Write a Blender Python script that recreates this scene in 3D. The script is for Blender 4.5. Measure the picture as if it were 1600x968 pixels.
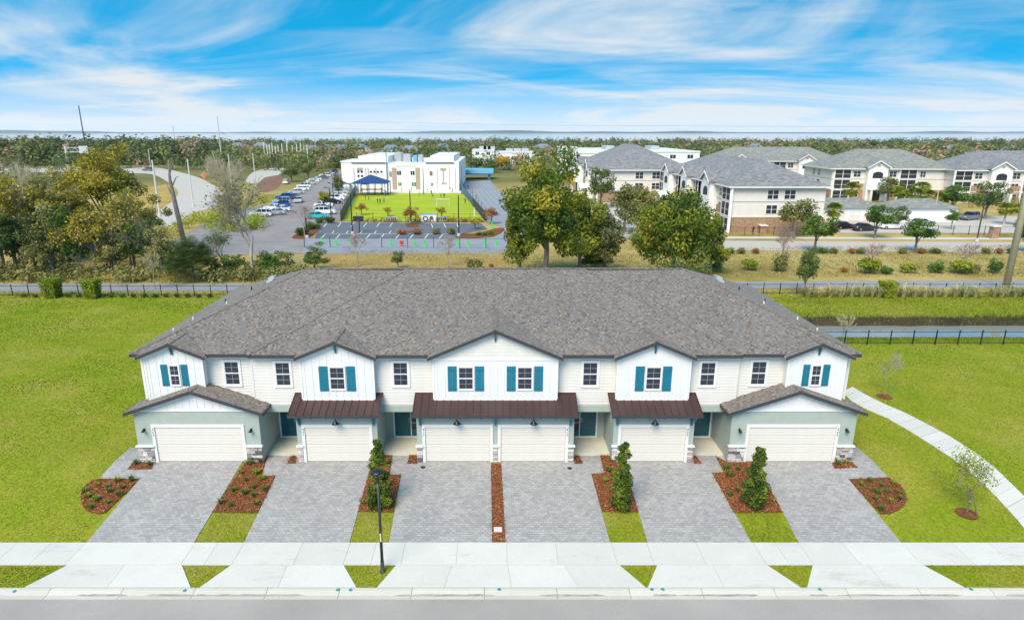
import bpy, bmesh, math, random
import numpy as np
from mathutils import Vector, Matrix
R = math.radians
HAZE = 0.00005
for o in list(bpy.data.objects): bpy.data.objects.remove(o)
SC = bpy.context.scene
COL = SC.collection
# ------------------------------------------------------------------ camera
FPX, PITCH, CAMH, CAMY, PPX, PPY = 1000.0, 15.6, 17.9, -32.4, 774.0, 484.0
cd = bpy.data.cameras.new('camera'); cam = bpy.data.objects.new('camera', cd); COL.objects.link(cam)
cd.sensor_fit = 'HORIZONTAL'; cd.sensor_width = 36.0; cd.lens = FPX / 1600 * 36
cd.shift_x = (800 - PPX) / 1600
cd.clip_start = 0.5; cd.clip_end = 30000
cam.location = (0, CAMY, CAMH); cam.rotation_euler = (R(90 - PITCH), 0, 0)
SC.camera = cam
SC.render.resolution_x, SC.render.resolution_y = 1024, 619
# ------------------------------------------------------------------ sky, sun, exposure
SUN_EL, SUN_AZ = R(48), R(206)          # azimuth clockwise from +Y
w = bpy.data.worlds.new('World'); SC.world = w; w.use_nodes = True
nt = w.node_tree; N = nt.nodes; L = nt.links; N.clear()
def nd(t, **k):
    n = N.new(t)
    for a, b in k.items(): setattr(n, a, b)
    return n
def mth(op, a, b=None):
    n = nd('ShaderNodeMath', operation=op)
    for i, v in enumerate((a, b)):
        if v is None: continue
        if isinstance(v, (int, float)): n.inputs[i].default_value = v
        else: L.new(v, n.inputs[i])
    return n.outputs[0]
out = nd('ShaderNodeOutputWorld'); bg = nd('ShaderNodeBackground')
sky = nd('ShaderNodeTexSky', sky_type='NISHITA'); sky.sun_disc = False
sky.sun_elevation = SUN_EL; sky.sun_rotation = SUN_AZ; sky.air_density = 1.0; sky.dust_density = 0.1; sky.ozone_density = 3.0
tc = nd('ShaderNodeTexCoord'); sep = nd('ShaderNodeSeparateXYZ'); L.new(tc.outputs['Generated'], sep.inputs[0])
zc = mth('MAXIMUM', sep.outputs[2], 0.0); zz = mth('ADD', zc, 0.16)
cx = mth('DIVIDE', sep.outputs[0], zz); cy = mth('DIVIDE', sep.outputs[1], zz)
# the blue is read a little higher up the dome, so that it stays deep down to the horizon
zb = mth('MINIMUM', mth('ADD', mth('MULTIPLY', zc, 3.2), 0.38), 1.0)
cb2 = nd('ShaderNodeCombineXYZ'); L.new(sep.outputs[0], cb2.inputs[0]); L.new(sep.outputs[1], cb2.inputs[1]); L.new(zb, cb2.inputs[2])
nrm = nd('ShaderNodeVectorMath', operation='NORMALIZE'); L.new(cb2.outputs[0], nrm.inputs[0]); L.new(nrm.outputs[0], sky.inputs['Vector'])
cmb = nd('ShaderNodeCombineXYZ'); L.new(cx, cmb.inputs[0]); L.new(cy, cmb.inputs[1])
def cloud(scale, rot, sx, sy, det, lo, hi, dist, off):
    mp = nd('ShaderNodeMapping'); L.new(cmb.outputs[0], mp.inputs[0])
    mp.inputs['Rotation'].default_value = (0, 0, R(rot)); mp.inputs['Scale'].default_value = (sx, sy, 1); mp.inputs['Location'].default_value = off
    n = nd('ShaderNodeTexNoise'); n.inputs['Scale'].default_value = scale; n.inputs['Detail'].default_value = det
    n.inputs['Roughness'].default_value = 0.56; n.inputs['Distortion'].default_value = dist; L.new(mp.outputs[0], n.inputs['Vector'])
    r = nd('ShaderNodeMapRange', interpolation_type='SMOOTHSTEP'); r.inputs['From Min'].default_value = lo; r.inputs['From Max'].default_value = hi
    L.new(n.outputs[0], r.inputs[0]); return r.outputs[0]
c1 = cloud(0.55, -20, 0.8, 1.1, 10, 0.43, 0.72, 1.6, (1.4, 5.7, 0))
c2 = cloud(1.15, 14, 0.35, 1.3, 11, 0.44, 0.80, 1.0, (9.1, 2.2, 0))
cm = mth('MINIMUM', mth('ADD', mth('MULTIPLY', c1, 0.85), mth('MULTIPLY', c2, 0.5)), 0.92)
hz = nd('ShaderNodeMapRange'); hz.inputs['From Min'].default_value = 0.0; hz.inputs['From Max'].default_value = 0.075
hz.inputs['To Min'].default_value = 0.88; hz.inputs['To Max'].default_value = 0.0; L.new(zc, hz.inputs[0])
cm2 = mth('MINIMUM', mth('ADD', cm, hz.outputs[0]), 0.95)
hs = nd('ShaderNodeHueSaturation'); hs.inputs['Saturation'].default_value = 1.42; hs.inputs['Hue'].default_value = 0.470; hs.inputs['Value'].default_value = 2.5
L.new(sky.outputs[0], hs.inputs['Color'])
mx = nd('ShaderNodeMixRGB'); L.new(cm2, mx.inputs[0]); L.new(hs.outputs[0], mx.inputs[1]); mx.inputs[2].default_value = (6.7, 7.0, 7.2, 1)
L.new(mx.outputs[0], bg.inputs[0]); bg.inputs[1].default_value = 0.062
L.new(bg.outputs[0], out.inputs[0])
sl = bpy.data.lights.new('sun', 'SUN'); sl.energy = 2.6; sl.angle = R(34); sl.color = (1.0, 0.86, 0.67)
so = bpy.data.objects.new('sun', sl); COL.objects.link(so)
sd = Vector((math.sin(SUN_AZ) * math.cos(SUN_EL), math.cos(SUN_AZ) * math.cos(SUN_EL), math.sin(SUN_EL)))
so.rotation_euler = sd.to_track_quat('Z', 'Y').to_euler()
SC.cycles.volume_bounces = 2
SC.view_settings.view_transform = 'Standard'; SC.view_settings.look = 'None'; SC.view_settings.gamma = 1
SC.view_settings.use_curve_mapping = False; SC.view_settings.exposure = 1.0
# ------------------------------------------------------------------ helpers
PR = R(PITCH)
def ray(px, py):
    a = (px - PPX) / FPX; b = (py - PPY) / FPX
    return Vector((a, math.cos(PR) - b * math.sin(PR), -math.sin(PR) - b * math.cos(PR)))
def F(Y):
    return float(np.interp(Y, [-60, -10.02, -10.0, -9.42, -8.02, -6.45, 0, 1e5], [-0.80, -0.80, -0.795, -0.722, -0.676, -0.645, 0, 0]))
def H(X, Y):
    z = F(Y)
    if 21 < Y < 30 and X > 20:
        t = min(1, (X - 20) / 3.5)
        z += t * float(np.interp(Y, [21.5, 23.2, 25.4, 26, 27.7, 28.1, 28.9, 29.4], [0, -.25, -1.0, -1.25, -1.25, -.98, -.06, 0]))
    if Y > 860: z += float(np.interp(Y, [860, 900, 1e5], [0, -6, -6]))
    return z
def G(px, py, dz=0.0):
    r = ray(px, py); lo, hi = 5.0, 6000.0
    f = lambda t: CAMH + r.z * t - (F(CAMY + r.y * t) + dz)
    for _ in range(60):
        m = (lo + hi) / 2
        if f(m) > 0: lo = m
        else: hi = m
    return Vector((r.x * lo, CAMY + r.y * lo, CAMH + r.z * lo))
def D(px, py, Y):                       # point of that pixel's ray on the vertical plane Y
    r = ray(px, py); t = (Y - CAMY) / r.y
    return Vector((r.x * t, Y, CAMH + r.z * t))
def pxm(Y, z=0): return FPX / ((Y - CAMY) * math.cos(PR) + (CAMH - z) * math.sin(PR))
class MB:
    def __init__(s): s.v = []; s.f = []; s.m = []
    def poly(s, pts, mi=0):
        i = len(s.v); s.v += [tuple(p) for p in pts]; s.f.append(tuple(range(i, i + len(pts)))); s.m.append(mi); return s
    def box(s, x0, x1, y0, y1, z0, z1, mi=0):
        i = len(s.v)
        s.v += [(x0,y0,z0),(x1,y0,z0),(x1,y1,z0),(x0,y1,z0),(x0,y0,z1),(x1,y0,z1),(x1,y1,z1),(x0,y1,z1)]
        for q in ((0,3,2,1),(4,5,6,7),(0,1,5,4),(1,2,6,5),(2,3,7,6),(3,0,4,7)): s.f.append(tuple(i+k for k in q)); s.m.append(mi)
        return s
    def prism(s, pts, vec, mi=0):       # polygon extruded by vec
        n = len(pts); i = len(s.v); vec = Vector(vec)
        s.v += [tuple(p) for p in pts] + [tuple(Vector(p) + vec) for p in pts]
        s.f.append(tuple(i + k for k in range(n))[::-1]); s.f.append(tuple(i + n + k for k in range(n)))
        for k in range(n): s.f.append((i + k, i + (k+1) % n, i + n + (k+1) % n, i + n + k))
        s.m += [mi] * (n + 2); return s
    def tube(s, pts, rad, n=6, mi=0, cap=True):
        pts = [Vector(p) for p in pts]; rad = rad if isinstance(rad, (list, tuple)) else [rad] * len(pts)
        i0 = len(s.v); u = None
        for k, p in enumerate(pts):
            d = (pts[min(k+1, len(pts)-1)] - pts[max(k-1, 0)])
            d = d.normalized() if d.length > 1e-9 else Vector((0,0,1))
            if u is None: u = d.orthogonal().normalized()
            else:
                u = u - d * u.dot(d); u = u.normalized() if u.length > 1e-6 else d.orthogonal().normalized()
            wv = d.cross(u)
            for j in range(n):
                a = 2 * math.pi * j / n; s.v.append(tuple(p + (u * math.cos(a) + wv * math.sin(a)) * rad[k]))
        for k in range(len(pts) - 1):
            for j in range(n):
                a = i0 + k*n + j; b = i0 + k*n + (j+1) % n
                s.f.append((a, b, b + n, a + n)); s.m.append(mi)
        if cap:
            s.f.append(tuple(i0 + j for j in range(n))[::-1]); s.m.append(mi)
            e = i0 + (len(pts)-1)*n; s.f.append(tuple(e + j for j in range(n))); s.m.append(mi)
        return s
    def lathe(s, prof, c=(0,0,0), n=16, mi=0):
        i0 = len(s.v)
        for r, z in prof:
            for j in range(n):
                a = 2*math.pi*j/n; s.v.append((c[0] + r*math.cos(a), c[1] + r*math.sin(a), c[2] + z))
        for k in range(len(prof)-1):
            for j in range(n):
                a = i0+k*n+j; b = i0+k*n+(j+1) % n; s.f.append((a, b, b+n, a+n)); s.m.append(mi)
        return s
    def mesh(s, name, mats, smooth=False, uv=False):
        me = bpy.data.meshes.new(name); me.from_pydata(s.v, [], s.f)
        for m in (mats if isinstance(mats, (list, tuple)) else [mats]): me.materials.append(m)
        if any(s.m): me.polygons.foreach_set('material_index', s.m)
        if smooth: me.polygons.foreach_set('use_smooth', [True] * len(s.f))
        if uv: slope_uv(me)
        me.update(); return me
    def build(s, name, mats, parent=None, smooth=False, uv=False, loc=None):
        return link(name, s.mesh(name, mats, smooth, uv), parent, loc)
def link(name, me, parent=None, loc=None, rot=None, scale=None):
    o = bpy.data.objects.new(name, me); COL.objects.link(o)
    if parent is not None: o.parent = parent
    if loc is not None: o.location = loc
    if rot is not None: o.rotation_euler = rot if not isinstance(rot, (int, float)) else (0, 0, rot)
    if scale is not None: o.scale = scale if not isinstance(scale, (int, float)) else (scale,) * 3
    return o
def slope_uv(me):
    ul = me.uv_layers.new(name='UVMap'); Z = Vector((0, 0, 1))
    for p in me.polygons:
        n = p.normal
        u = Z.cross(n); u = u.normalized() if u.length > 1e-4 else Vector((1, 0, 0)); v = n.cross(u)
        for li in p.loop_indices:
            co = me.vertices[me.loops[li].vertex_index].co; ul.data[li].uv = (co.dot(u), co.dot(v))
def empty(name, loc=(0,0,0), rz=0):
    o = bpy.data.objects.new(name, None); COL.objects.link(o); o.location = loc; o.rotation_euler = (0, 0, rz); o.empty_display_size = .2; return o
def tag(o, label=None, cat=None, group=None, kind=None):
    if label: o['label'] = label
    if cat: o['category'] = cat
    if group: o['group'] = group
    if kind: o['kind'] = kind
    return o
def struct(o, label=None): o['kind'] = 'structure'; (tag(o, label) if label else None); return o
def copy_tree(o, parent=None):
    c = o.copy(); COL.objects.link(c); c.parent = parent
    for ch in list(o.children): copy_tree(ch, c)
    return c
ORD = ['first','second','third','fourth','fifth','sixth','seventh','eighth','ninth','tenth','eleventh','twelfth','thirteenth','fourteenth','fifteenth','sixteenth','seventeenth','eighteenth','nineteenth','twentieth','twenty-first','twenty-second','twenty-third','twenty-fourth','twenty-fifth','twenty-sixth','twenty-seventh','twenty-eighth','twenty-ninth','thirtieth']
# ------------------------------------------------------------------ materials
def newmat(name):
    m = bpy.data.materials.new(name); m.use_nodes = True; t = m.node_tree; b = t.nodes['Principled BSDF']; return m, t, b
def tn(t, ty, **k):
    n = t.nodes.new(ty)
    for a, b in k.items():
        if a in n.inputs: n.inputs[a].default_value = b
        else: setattr(n, a, b)
    return n
def ramp(t, fac, stops):
    r = t.nodes.new('ShaderNodeValToRGB'); e = r.color_ramp.elements
    while len(e) < len(stops): e.new(0.5)
    for k, (p, c) in enumerate(stops): e[k].position = p; e[k].color = (*c, 1)
    t.links.new(fac, r.inputs[0]); return r.outputs[0]
def coord(t, which='Object', scale=None):
    c = t.nodes.new('ShaderNodeTexCoord').outputs[which]
    if scale:
        m = t.nodes.new('ShaderNodeMapping'); m.inputs['Scale'].default_value = scale; t.links.new(c, m.inputs[0]); c = m.outputs[0]
    return c
def noise(t, vec, scale, detail=4, rough=.55, out=0):
    n = tn(t, 'ShaderNodeTexNoise', Scale=scale, Detail=detail, Roughness=rough); t.links.new(vec, n.inputs['Vector']); return n.outputs[out]
def bump(t, b, h, strength, dist=.02):
    n = tn(t, 'ShaderNodeBump', Strength=strength, Distance=dist); t.links.new(h, n.inputs['Height']); t.links.new(n.outputs[0], b.inputs['Normal'])
def mix(t, f, a, b, typ='MIX'):
    n = t.nodes.new('ShaderNodeMixRGB'); n.blend_type = typ
    for i, v in enumerate((f, a, b)):
        if isinstance(v, (int, float)): n.inputs[i].default_value = v
        elif isinstance(v, tuple): n.inputs[i].default_value = (*v, 1)
        else: t.links.new(v, n.inputs[i])
    return n.outputs[0]
def M(name, col, rough=.7, var=.12, scale=3, bmp=0, bscale=60, metal=0, stretch=None, spec=.5):
    m, t, b = newmat(name); b.inputs['Roughness'].default_value = rough; b.inputs['Metallic'].default_value = metal
    b.inputs['Specular IOR Level'].default_value = spec
    v = coord(t, 'Object', stretch)
    n = noise(t, v, scale, 5)
    lo = tuple(c * (1 - var) for c in col); hi = tuple(min(1, c * (1 + var)) for c in col)
    t.links.new(ramp(t, n, [(.3, lo), (.7, hi)]), b.inputs['Base Color'])
    if bmp: bump(t, b, noise(t, v, bscale, 3), bmp)
    return m
def mul(st, k): return [(p, tuple(min(.75, c*k) for c in cc)) for p, cc in st]
WHITE = M('white_paint', (.73,.72,.71), .55, .03, 2, .08, 40)
TRIM = M('white_trim', (.74,.73,.71), .45, .02)
BATTENW = M('white_board', (.70,.695,.69), .6, .03, 2, .1, 30)
LAP = M('lap_siding', (.655,.625,.585), .6, .05, 2, .1, 30)
SAGE = M('sage_stucco', (.35,.405,.365), .85, .05, 2.0, .25, 55)
SAGED = SAGE
TEAL = M('teal_paint', (.004,.155,.24), .45, .08)
DOORT = M('dark_teal_door', (.005,.095,.125), .35, .1)
DARKM = M('dark_metal_trim', (.045,.045,.05), .45, .12)
AWN = M('bronze_metal', (.085,.047,.043), .38, .12, 1.2, metal=.35)
BLACK = M('black_metal', (.012,.013,.014), .4, .1)
GDOOR = M('almond_door', (.685,.645,.59), .5, .02)
PORCH = M('porch_concrete', (.56,.54,.45), .8, .06, 4, .15)
GREYP = M('grey_flashing', (.42,.44,.45), .5, .05)
def glassmat(name, col, rough=.06):
    m, t, b = newmat(name); b.inputs['Base Color'].default_value = (*col, 1); b.inputs['Roughness'].default_value = rough
    b.inputs['Specular IOR Level'].default_value = .28; return m
GLASS = glassmat('window_glass', (.035,.042,.06)); GLASSD = glassmat('dark_glass', (.012,.014,.018), .12)
def shingles(name, stops, rh=.145, bw=.26):
    m, t, b = newmat(name); b.inputs['Roughness'].default_value = .92; b.inputs['Specular IOR Level'].default_value = .25; b.inputs['Sheen Weight'].default_value = .14; b.inputs['Sheen Tint'].default_value = (1,.92,.82,1); b.inputs['Sheen Roughness'].default_value = .4
    uv = t.nodes.new('ShaderNodeUVMap').outputs[0]; s = t.nodes.new('ShaderNodeSeparateXYZ'); t.links.new(uv, s.inputs[0])
    def mt(op, a, b_=None):
        n = t.nodes.new('ShaderNodeMath'); n.operation = op
        for i, v in enumerate((a, b_)):
            if v is None: continue
            if isinstance(v, (int, float)): n.inputs[i].default_value = v
            else: t.links.new(v, n.inputs[i])
        return n.outputs[0]
    row = mt('DIVIDE', s.outputs[1], rh); rid = mt('FLOOR', row); rf = mt('FRACT', row)
    wn = t.nodes.new('ShaderNodeTexWhiteNoise'); wn.noise_dimensions = '1D'; t.links.new(rid, wn.inputs['W'])
    cu = mt('ADD', mt('DIVIDE', s.outputs[0], bw), mt('MULTIPLY', wn.outputs[0], 7.0)); cid = mt('FLOOR', cu)
    c = t.nodes.new('ShaderNodeCombineXYZ'); t.links.new(cid, c.inputs[0]); t.links.new(rid, c.inputs[1])
    w2 = t.nodes.new('ShaderNodeTexWhiteNoise'); w2.noise_dimensions = '2D'; t.links.new(c.outputs[0], w2.inputs['Vector'])
    colr = ramp(t, w2.outputs[0], stops)
    big = noise(t, uv, .22, 5, .65)
    colr = mix(t, 1.0, colr, ramp(t, big, [(.3, (.92,.92,.93)), (.7, (1.06,1.04,1.02))]), 'MULTIPLY')
    fine = noise(t, uv, 28, 2)
    colr = mix(t, .5, colr, ramp(t, fine, [(.25, (.6,.6,.6)), (.75, (1.35,1.35,1.35))]), 'MULTIPLY')
    t.links.new(colr, b.inputs['Base Color'])
    hgt = mt('ADD', mt('MULTIPLY', mt('SUBTRACT', 1.0, rf), 1.0), mt('MULTIPLY', w2.outputs[0], .5))
    bump(t, b, hgt, .7, .03); return m
SHING = shingles('roof_shingles', [(0, (.10,.083,.074)), (.22, (.185,.142,.117)), (.42, (.17,.16,.155)), (.62, (.225,.18,.148)), (.8, (.165,.163,.165)), (1, (.30,.25,.21))], .115, .115)
SHING2 = shingles('grey_roof_shingles', [(0, (.15,.15,.16)), (.5, (.205,.203,.213)), (1, (.27,.265,.27))], .3, .6)
SHING3 = shingles('green_grey_shingles', [(0, (.17,.175,.16)), (.5, (.225,.23,.21)), (1, (.29,.29,.265))], .3, .6)
STONES = [M('stone_%d' % i, c, .85, .22, 9, .5, 30) for i, c in enumerate([(.48,.43,.42), (.30,.27,.275), (.58,.54,.52), (.13,.11,.12), (.42,.36,.345), (.64,.61,.60)])]
MORTAR = M('mortar', (.40,.37,.36), .9)
def concrete(name, col, var=.06):
    m, t, b = newmat(name); b.inputs['Roughness'].default_value = .85; v = coord(t)
    n1 = noise(t, v, .5, 6, .65); n2 = noise(t, v, 14, 4)
    c = ramp(t, n1, [(.3, tuple(x*(1-var) for x in col)), (.7, tuple(x*(1+var*.5) for x in col))])
    oi = t.nodes.new('ShaderNodeObjectInfo')
    c = mix(t, 1.0, c, ramp(t, oi.outputs['Random'], [(0, (.93,.93,.92)), (1, (1.03,1.03,1.03))]), 'MULTIPLY')
    c = mix(t, .35, c, ramp(t, n2, [(.3, (.85,.85,.84)), (.7, (1.08,1.08,1.08))]), 'MULTIPLY')
    st = ramp(t, noise(t, coord(t, 'Object', (.5, 1.4, 1)), .9, 8, .7), [(.30, (.80,.78,.74)), (.42, (1,1,1))]); c = mix(t, .8, c, st, 'MULTIPLY')
    t.links.new(c, b.inputs['Base Color']); bump(t, b, noise(t, v, 50, 3), .15); return m
CONC = concrete('concrete', (.60,.572,.53)); CURBC = concrete('curb_concrete', (.55,.515,.45), .1); ROADC = concrete('pale_road', (.48,.43,.38), .10)
JOINT = M('joint_dirt', (.32,.30,.26), .95, .25)
def asphalt(name, col, var=.08):
    m, t, b = newmat(name); b.inputs['Roughness'].default_value = .9; v = coord(t)
    c = ramp(t, noise(t, v, .25, 7, .6), [(.3, tuple(x*(1-var) for x in col)), (.7, tuple(x*(1+var) for x in col))])
    c = mix(t, .5, c, ramp(t, noise(t, v, 55, 2), [(.3, (.75,.75,.75)), (.7, (1.2,1.2,1.2))]), 'MULTIPLY')
    t.links.new(c, b.inputs['Base Color']); bump(t, b, noise(t, v, 90, 2), .3); return m
ASPH = asphalt('street_asphalt', (.335,.302,.28), .10); ASPHD = asphalt('dark_asphalt', (.115,.125,.15), .12); ASPHP = asphalt('path_asphalt', (.25,.255,.275), .1); ASPHL = asphalt('lot_asphalt', (.25,.222,.215), .14)
def pavers():
    m, t, b = newmat('pavers'); b.inputs['Roughness'].default_value = .88; v = coord(t)
    vs = []
    for rot, off in ((45, 0),):
        mp = t.nodes.new('ShaderNodeMapping'); mp.inputs['Rotation'].default_value = (0, 0, R(0)); t.links.new(v, mp.inputs[0])
        br = tn(t, 'ShaderNodeTexBrick', Scale=1.0); br.offset = .5
        br.inputs['Brick Width'].default_value = .235; br.inputs['Row Height'].default_value = .155; br.inputs['Mortar Size'].default_value = .009; br.inputs['Bias'].default_value = 0
        br.inputs['Color1'].default_value = (.29,.275,.27, 1); br.inputs['Color2'].default_value = (.385,.365,.355, 1); br.inputs['Mortar'].default_value = (.23,.215,.205, 1)
        t.links.new(mp.outputs[0], br.inputs['Vector']); vs.append(br)
    c = vs[0].outputs['Color']
    c = mix(t, 1.0, c, ramp(t, noise(t, v, .55, 7, .68), [(.28, (.90,.90,.91)), (.55, (1,1,1)), (.75, (1.13,1.12,1.11))]), 'MULTIPLY')
    c = mix(t, 1.0, c, ramp(t, noise(t, v, 3.2, 4, .6), [(.3, (.90,.90,.91)), (.7, (1.10,1.10,1.09))]), 'MULTIPLY')
    c = mix(t, .9, c, ramp(t, noise(t, v, .9, 8, .75), [(.27, (.70,.69,.68)), (.36, (1,1,1))]), 'MULTIPLY')
    t.links.new(c, b.inputs['Base Color']); bump(t, b, vs[0].outputs['Fac'], -.5, .02); return m
PAVER = pavers()
def grassmat(name, stops, s1=.35, s2=6, dark=.55):
    m, t, b = newmat(name); b.inputs['Roughness'].default_value = .9; b.inputs['Specular IOR Level'].default_value = .15; v = coord(t)
    c = ramp(t, noise(t, v, s1, 8, .62), stops)
    c = mix(t, .8, c, ramp(t, noise(t, v, s2, 5, .7), [(.28, (dark,)*3), (.72, (1.35,)*3)]), 'MULTIPLY')
    t.links.new(c, b.inputs['Base Color']); bump(t, b, noise(t, v, 22, 4), .8, .06); return m
GROUND = None
def groundmat():
    m, t, b = newmat('ground_grass'); b.inputs['Roughness'].default_value = .95; b.inputs['Specular IOR Level'].default_value = .1; v = coord(t)
    lawn = ramp(t, noise(t, v, .16, 8, .66), [(.28, (.15,.225,.010)), (.42, (.21,.265,.014)), (.56, (.26,.275,.025)), (.68, (.32,.295,.06)), (.8, (.30,.23,.09))])
    dry = ramp(t, noise(t, v, .07, 8, .62), [(.3, (.20,.17,.045)), (.45, (.38,.28,.09)), (.6, (.46,.34,.13)), (.75, (.34,.27,.08))])
    far = ramp(t, noise(t, v, .02, 6, .6), [(.35, (.10,.11,.03)), (.65, (.24,.20,.08))])
    s = t.nodes.new('ShaderNodeSeparateXYZ'); t.links.new(v, s.inputs[0])
    nn = noise(t, v, .25, 5)
    def step(a, b_):
        ad = t.nodes.new('ShaderNodeMath'); ad.operation = 'MULTIPLY_ADD'; ad.inputs[1].default_value = 3; t.links.new(nn, ad.inputs[0]); t.links.new(s.outputs[1], ad.inputs[2])
        r = tn(t, 'ShaderNodeMapRange'); r.inputs['From Min'].default_value = a; r.inputs['From Max'].default_value = b_; t.links.new(ad.outputs[0], r.inputs[0]); return r.outputs[0]
    c = mix(t, step(38.3, 41), lawn, dry); c = mix(t, step(150, 220), c, far)
    c = mix(t, .85, c, ramp(t, noise(t, v, 5, 5, .7), [(.28, (.62,)*3), (.72, (1.32,)*3)]), 'MULTIPLY')
    t.links.new(c, b.inputs['Base Color']); bump(t, b, noise(t, v, 16, 4), .8, .06); return m
GROUND = groundmat()
TURF = grassmat('sports_turf', [(.3, (.25,.34,.015)), (.55, (.34,.40,.02)), (.75, (.40,.41,.03))], .12, 3, .8)
MULCH = grassmat('mulch', [(.3, (.13,.05,.02)), (.55, (.20,.08,.035)), (.75, (.26,.13,.07))], 3, 14, .45)
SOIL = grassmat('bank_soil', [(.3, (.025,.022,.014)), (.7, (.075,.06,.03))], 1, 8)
def leafmat(name, stops, transl=.3, k=1.62):
    m, t, b = newmat(name); b.inputs['Roughness'].default_value = .6; b.inputs['Specular IOR Level'].default_value = .25
    a = t.nodes.new('ShaderNodeAttribute'); a.attribute_name = 'tint'; c = ramp(t, a.outputs['Fac'], mul(stops, k))
    oi = t.nodes.new('ShaderNodeObjectInfo')
    c = mix(t, 1.0, c, ramp(t, oi.outputs['Random'], [(0, (.82,.86,.85)), (1, (1.15,1.1,1.1))]), 'MULTIPLY')
    t.links.new(c, b.inputs['Base Color'])
    tr = t.nodes.new('ShaderNodeBsdfTranslucent'); t.links.new(c, tr.inputs[0])
    ms = tn(t, 'ShaderNodeMixShader'); ms.inputs[0].default_value = transl
    t.links.new(b.outputs[0], ms.inputs[1]); t.links.new(tr.outputs[0], ms.inputs[2]); t.links.new(ms.outputs[0], t.nodes['Material Output'].inputs[0]); return m
LF = dict(
 oak=leafmat('oak_leaves', [(0, (.030,.056,.010)), (.4, (.075,.115,.013)), (.7, (.15,.17,.014)), (1, (.27,.22,.02))]),
 yellow=leafmat('yellow_leaves', [(0, (.11,.105,.014)), (.4, (.22,.19,.017)), (.75, (.36,.28,.03)), (1, (.42,.32,.075))]),
 dark=leafmat('dark_leaves', [(0, (.022,.042,.012)), (.5, (.052,.088,.02)), (1, (.13,.15,.035))]),
 olive=leafmat('olive_leaves', [(0, (.06,.072,.022)), (.5, (.14,.145,.04)), (1, (.26,.22,.075))]),
 green=leafmat('green_leaves', [(0, (.03,.06,.012)), (.5, (.06,.12,.018)), (1, (.13,.19,.03))]),
 autumn=leafmat('autumn_leaves', [(0, (.12,.045,.015)), (.5, (.27,.12,.03)), (1, (.34,.20,.06))]),
 pink=leafmat('dull_pink_leaves', [(0, (.12,.085,.075)), (.5, (.21,.14,.12)), (1, (.27,.2,.15))]),
 gold=leafmat('gold_leaves', [(0, (.3,.16,.01)), (.5, (.5,.31,.015)), (1, (.6,.42,.05))]),
 hedge=leafmat('hedge_leaves', [(0, (.06,.09,.008)), (.5, (.16,.20,.012)), (1, (.27,.28,.02))]),
 grass=leafmat('grass_blades', [(0, (.07,.115,.006)), (.4, (.148,.182,.010)), (.7, (.21,.21,.022)), (1, (.31,.255,.085))], .3, 1.42),
 straw=leafmat('straw_blades', [(0, (.20,.19,.06)), (.5, (.42,.36,.17)), (1, (.6,.52,.3))], .3, 1.35),
 far=leafmat('far_leaves', [(0, (.045,.07,.022)), (.35, (.085,.115,.035)), (.6, (.15,.16,.045)), (.75, (.25,.19,.05)), (.85, (.27,.16,.11)), (1, (.29,.20,.16))]),
 mulch=leafmat('mulch_chips', [(0, (.085,.028,.011)), (.5, (.20,.070,.026)), (.85, (.28,.12,.05)), (1, (.42,.27,.17))], .05, 1.6))
BARK = M('bark', (.17,.145,.12), .95, .3, 4, .8, 14, stretch=(1,1,.25)); BARKP = M('pale_bark', (.36,.33,.29), .95, .25, 4, .6, 14, stretch=(1,1,.25)); TWIG = M('twigs', (.27,.225,.19), .95, .2, 3); TWIGP = M('pink_twigs', (.33,.24,.21), .95, .2, 3)
STEEL = M('grey_steel', (.45,.47,.48), .5, .08, metal=.3); POLEC = M('concrete_pole', (.50,.42,.30), .85, .1, 2, .2, 20)
BLUEC = M('blue_canvas', (.008,.045,.17), .7, .1); LBLUE = M('light_blue_metal', (.15,.42,.62), .45, .06); BLUEP = M('blue_padding', (.02,.11,.24), .6, .15)
BEIGE = M('beige_wall', (.40,.31,.22), .8, .05); OFFW = M('off_white_wall', (.78,.77,.76), .75, .03); CREAM = M('cream_stucco', (.68,.64,.60), .85, .05, 1); BRICKM = M('tan_brick', (.33,.21,.13), .9, .35, 3, .4, 20)
SCREEN = M('dark_screen', (.02,.022,.026), .6, .2)
GREENW = M('green_panel', (.08,.20,.06), .5, .1)
PAINTW = M('road_paint', (.75,.75,.73), .8, .06); ORANGE = M('orange_sign', (.75,.13,.02), .6); GREENS = M('green_plastic', (.05,.55,.13), .5, .1); REDS = M('red_plastic', (.55,.05,.04), .5)
TERRA = M('terracotta_wall', (.45,.16,.08), .85, .1)
# ================================================================== SETTING: ground, street, drives
def arange(a, b, s): return list(np.arange(a, b, s))
GX = sorted(set([-9500,-4000,-1500,-700,-350,-200,-120,-80] + arange(-60, 20, 2) + arange(20, 24.5, .5) + arange(24.5, 90, 2.5) + [110,150,220,350,700,1500,4000,9500]))
GY = sorted(set([-80,-30,-14,-10.02,-10.0,-9.42,-8.02,-6.45] + arange(-6, 0, .75) + arange(0, 21, 1.5) + arange(21, 30, .3) + arange(30, 60, 2) + arange(60, 200, 10) + [250,350,500,700,860,880,900,1500,4000,9000]))
vs = [(x, y, H(x, y) - .03) for y in GY for x in GX]; nx = len(GX)
fs = [(j*nx+i, j*nx+i+1, (j+1)*nx+i+1, (j+1)*nx+i) for j in range(len(GY)-1) for i in range(nx-1)]
me = bpy.data.meshes.new('ground'); me.from_pydata(vs, [], fs); me.materials.append(GROUND); me.polygons.foreach_set('use_smooth', [True]*len(fs))
ground = struct(link('ground', me), 'green lawns and dry grass fields running out to the lake')
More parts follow.
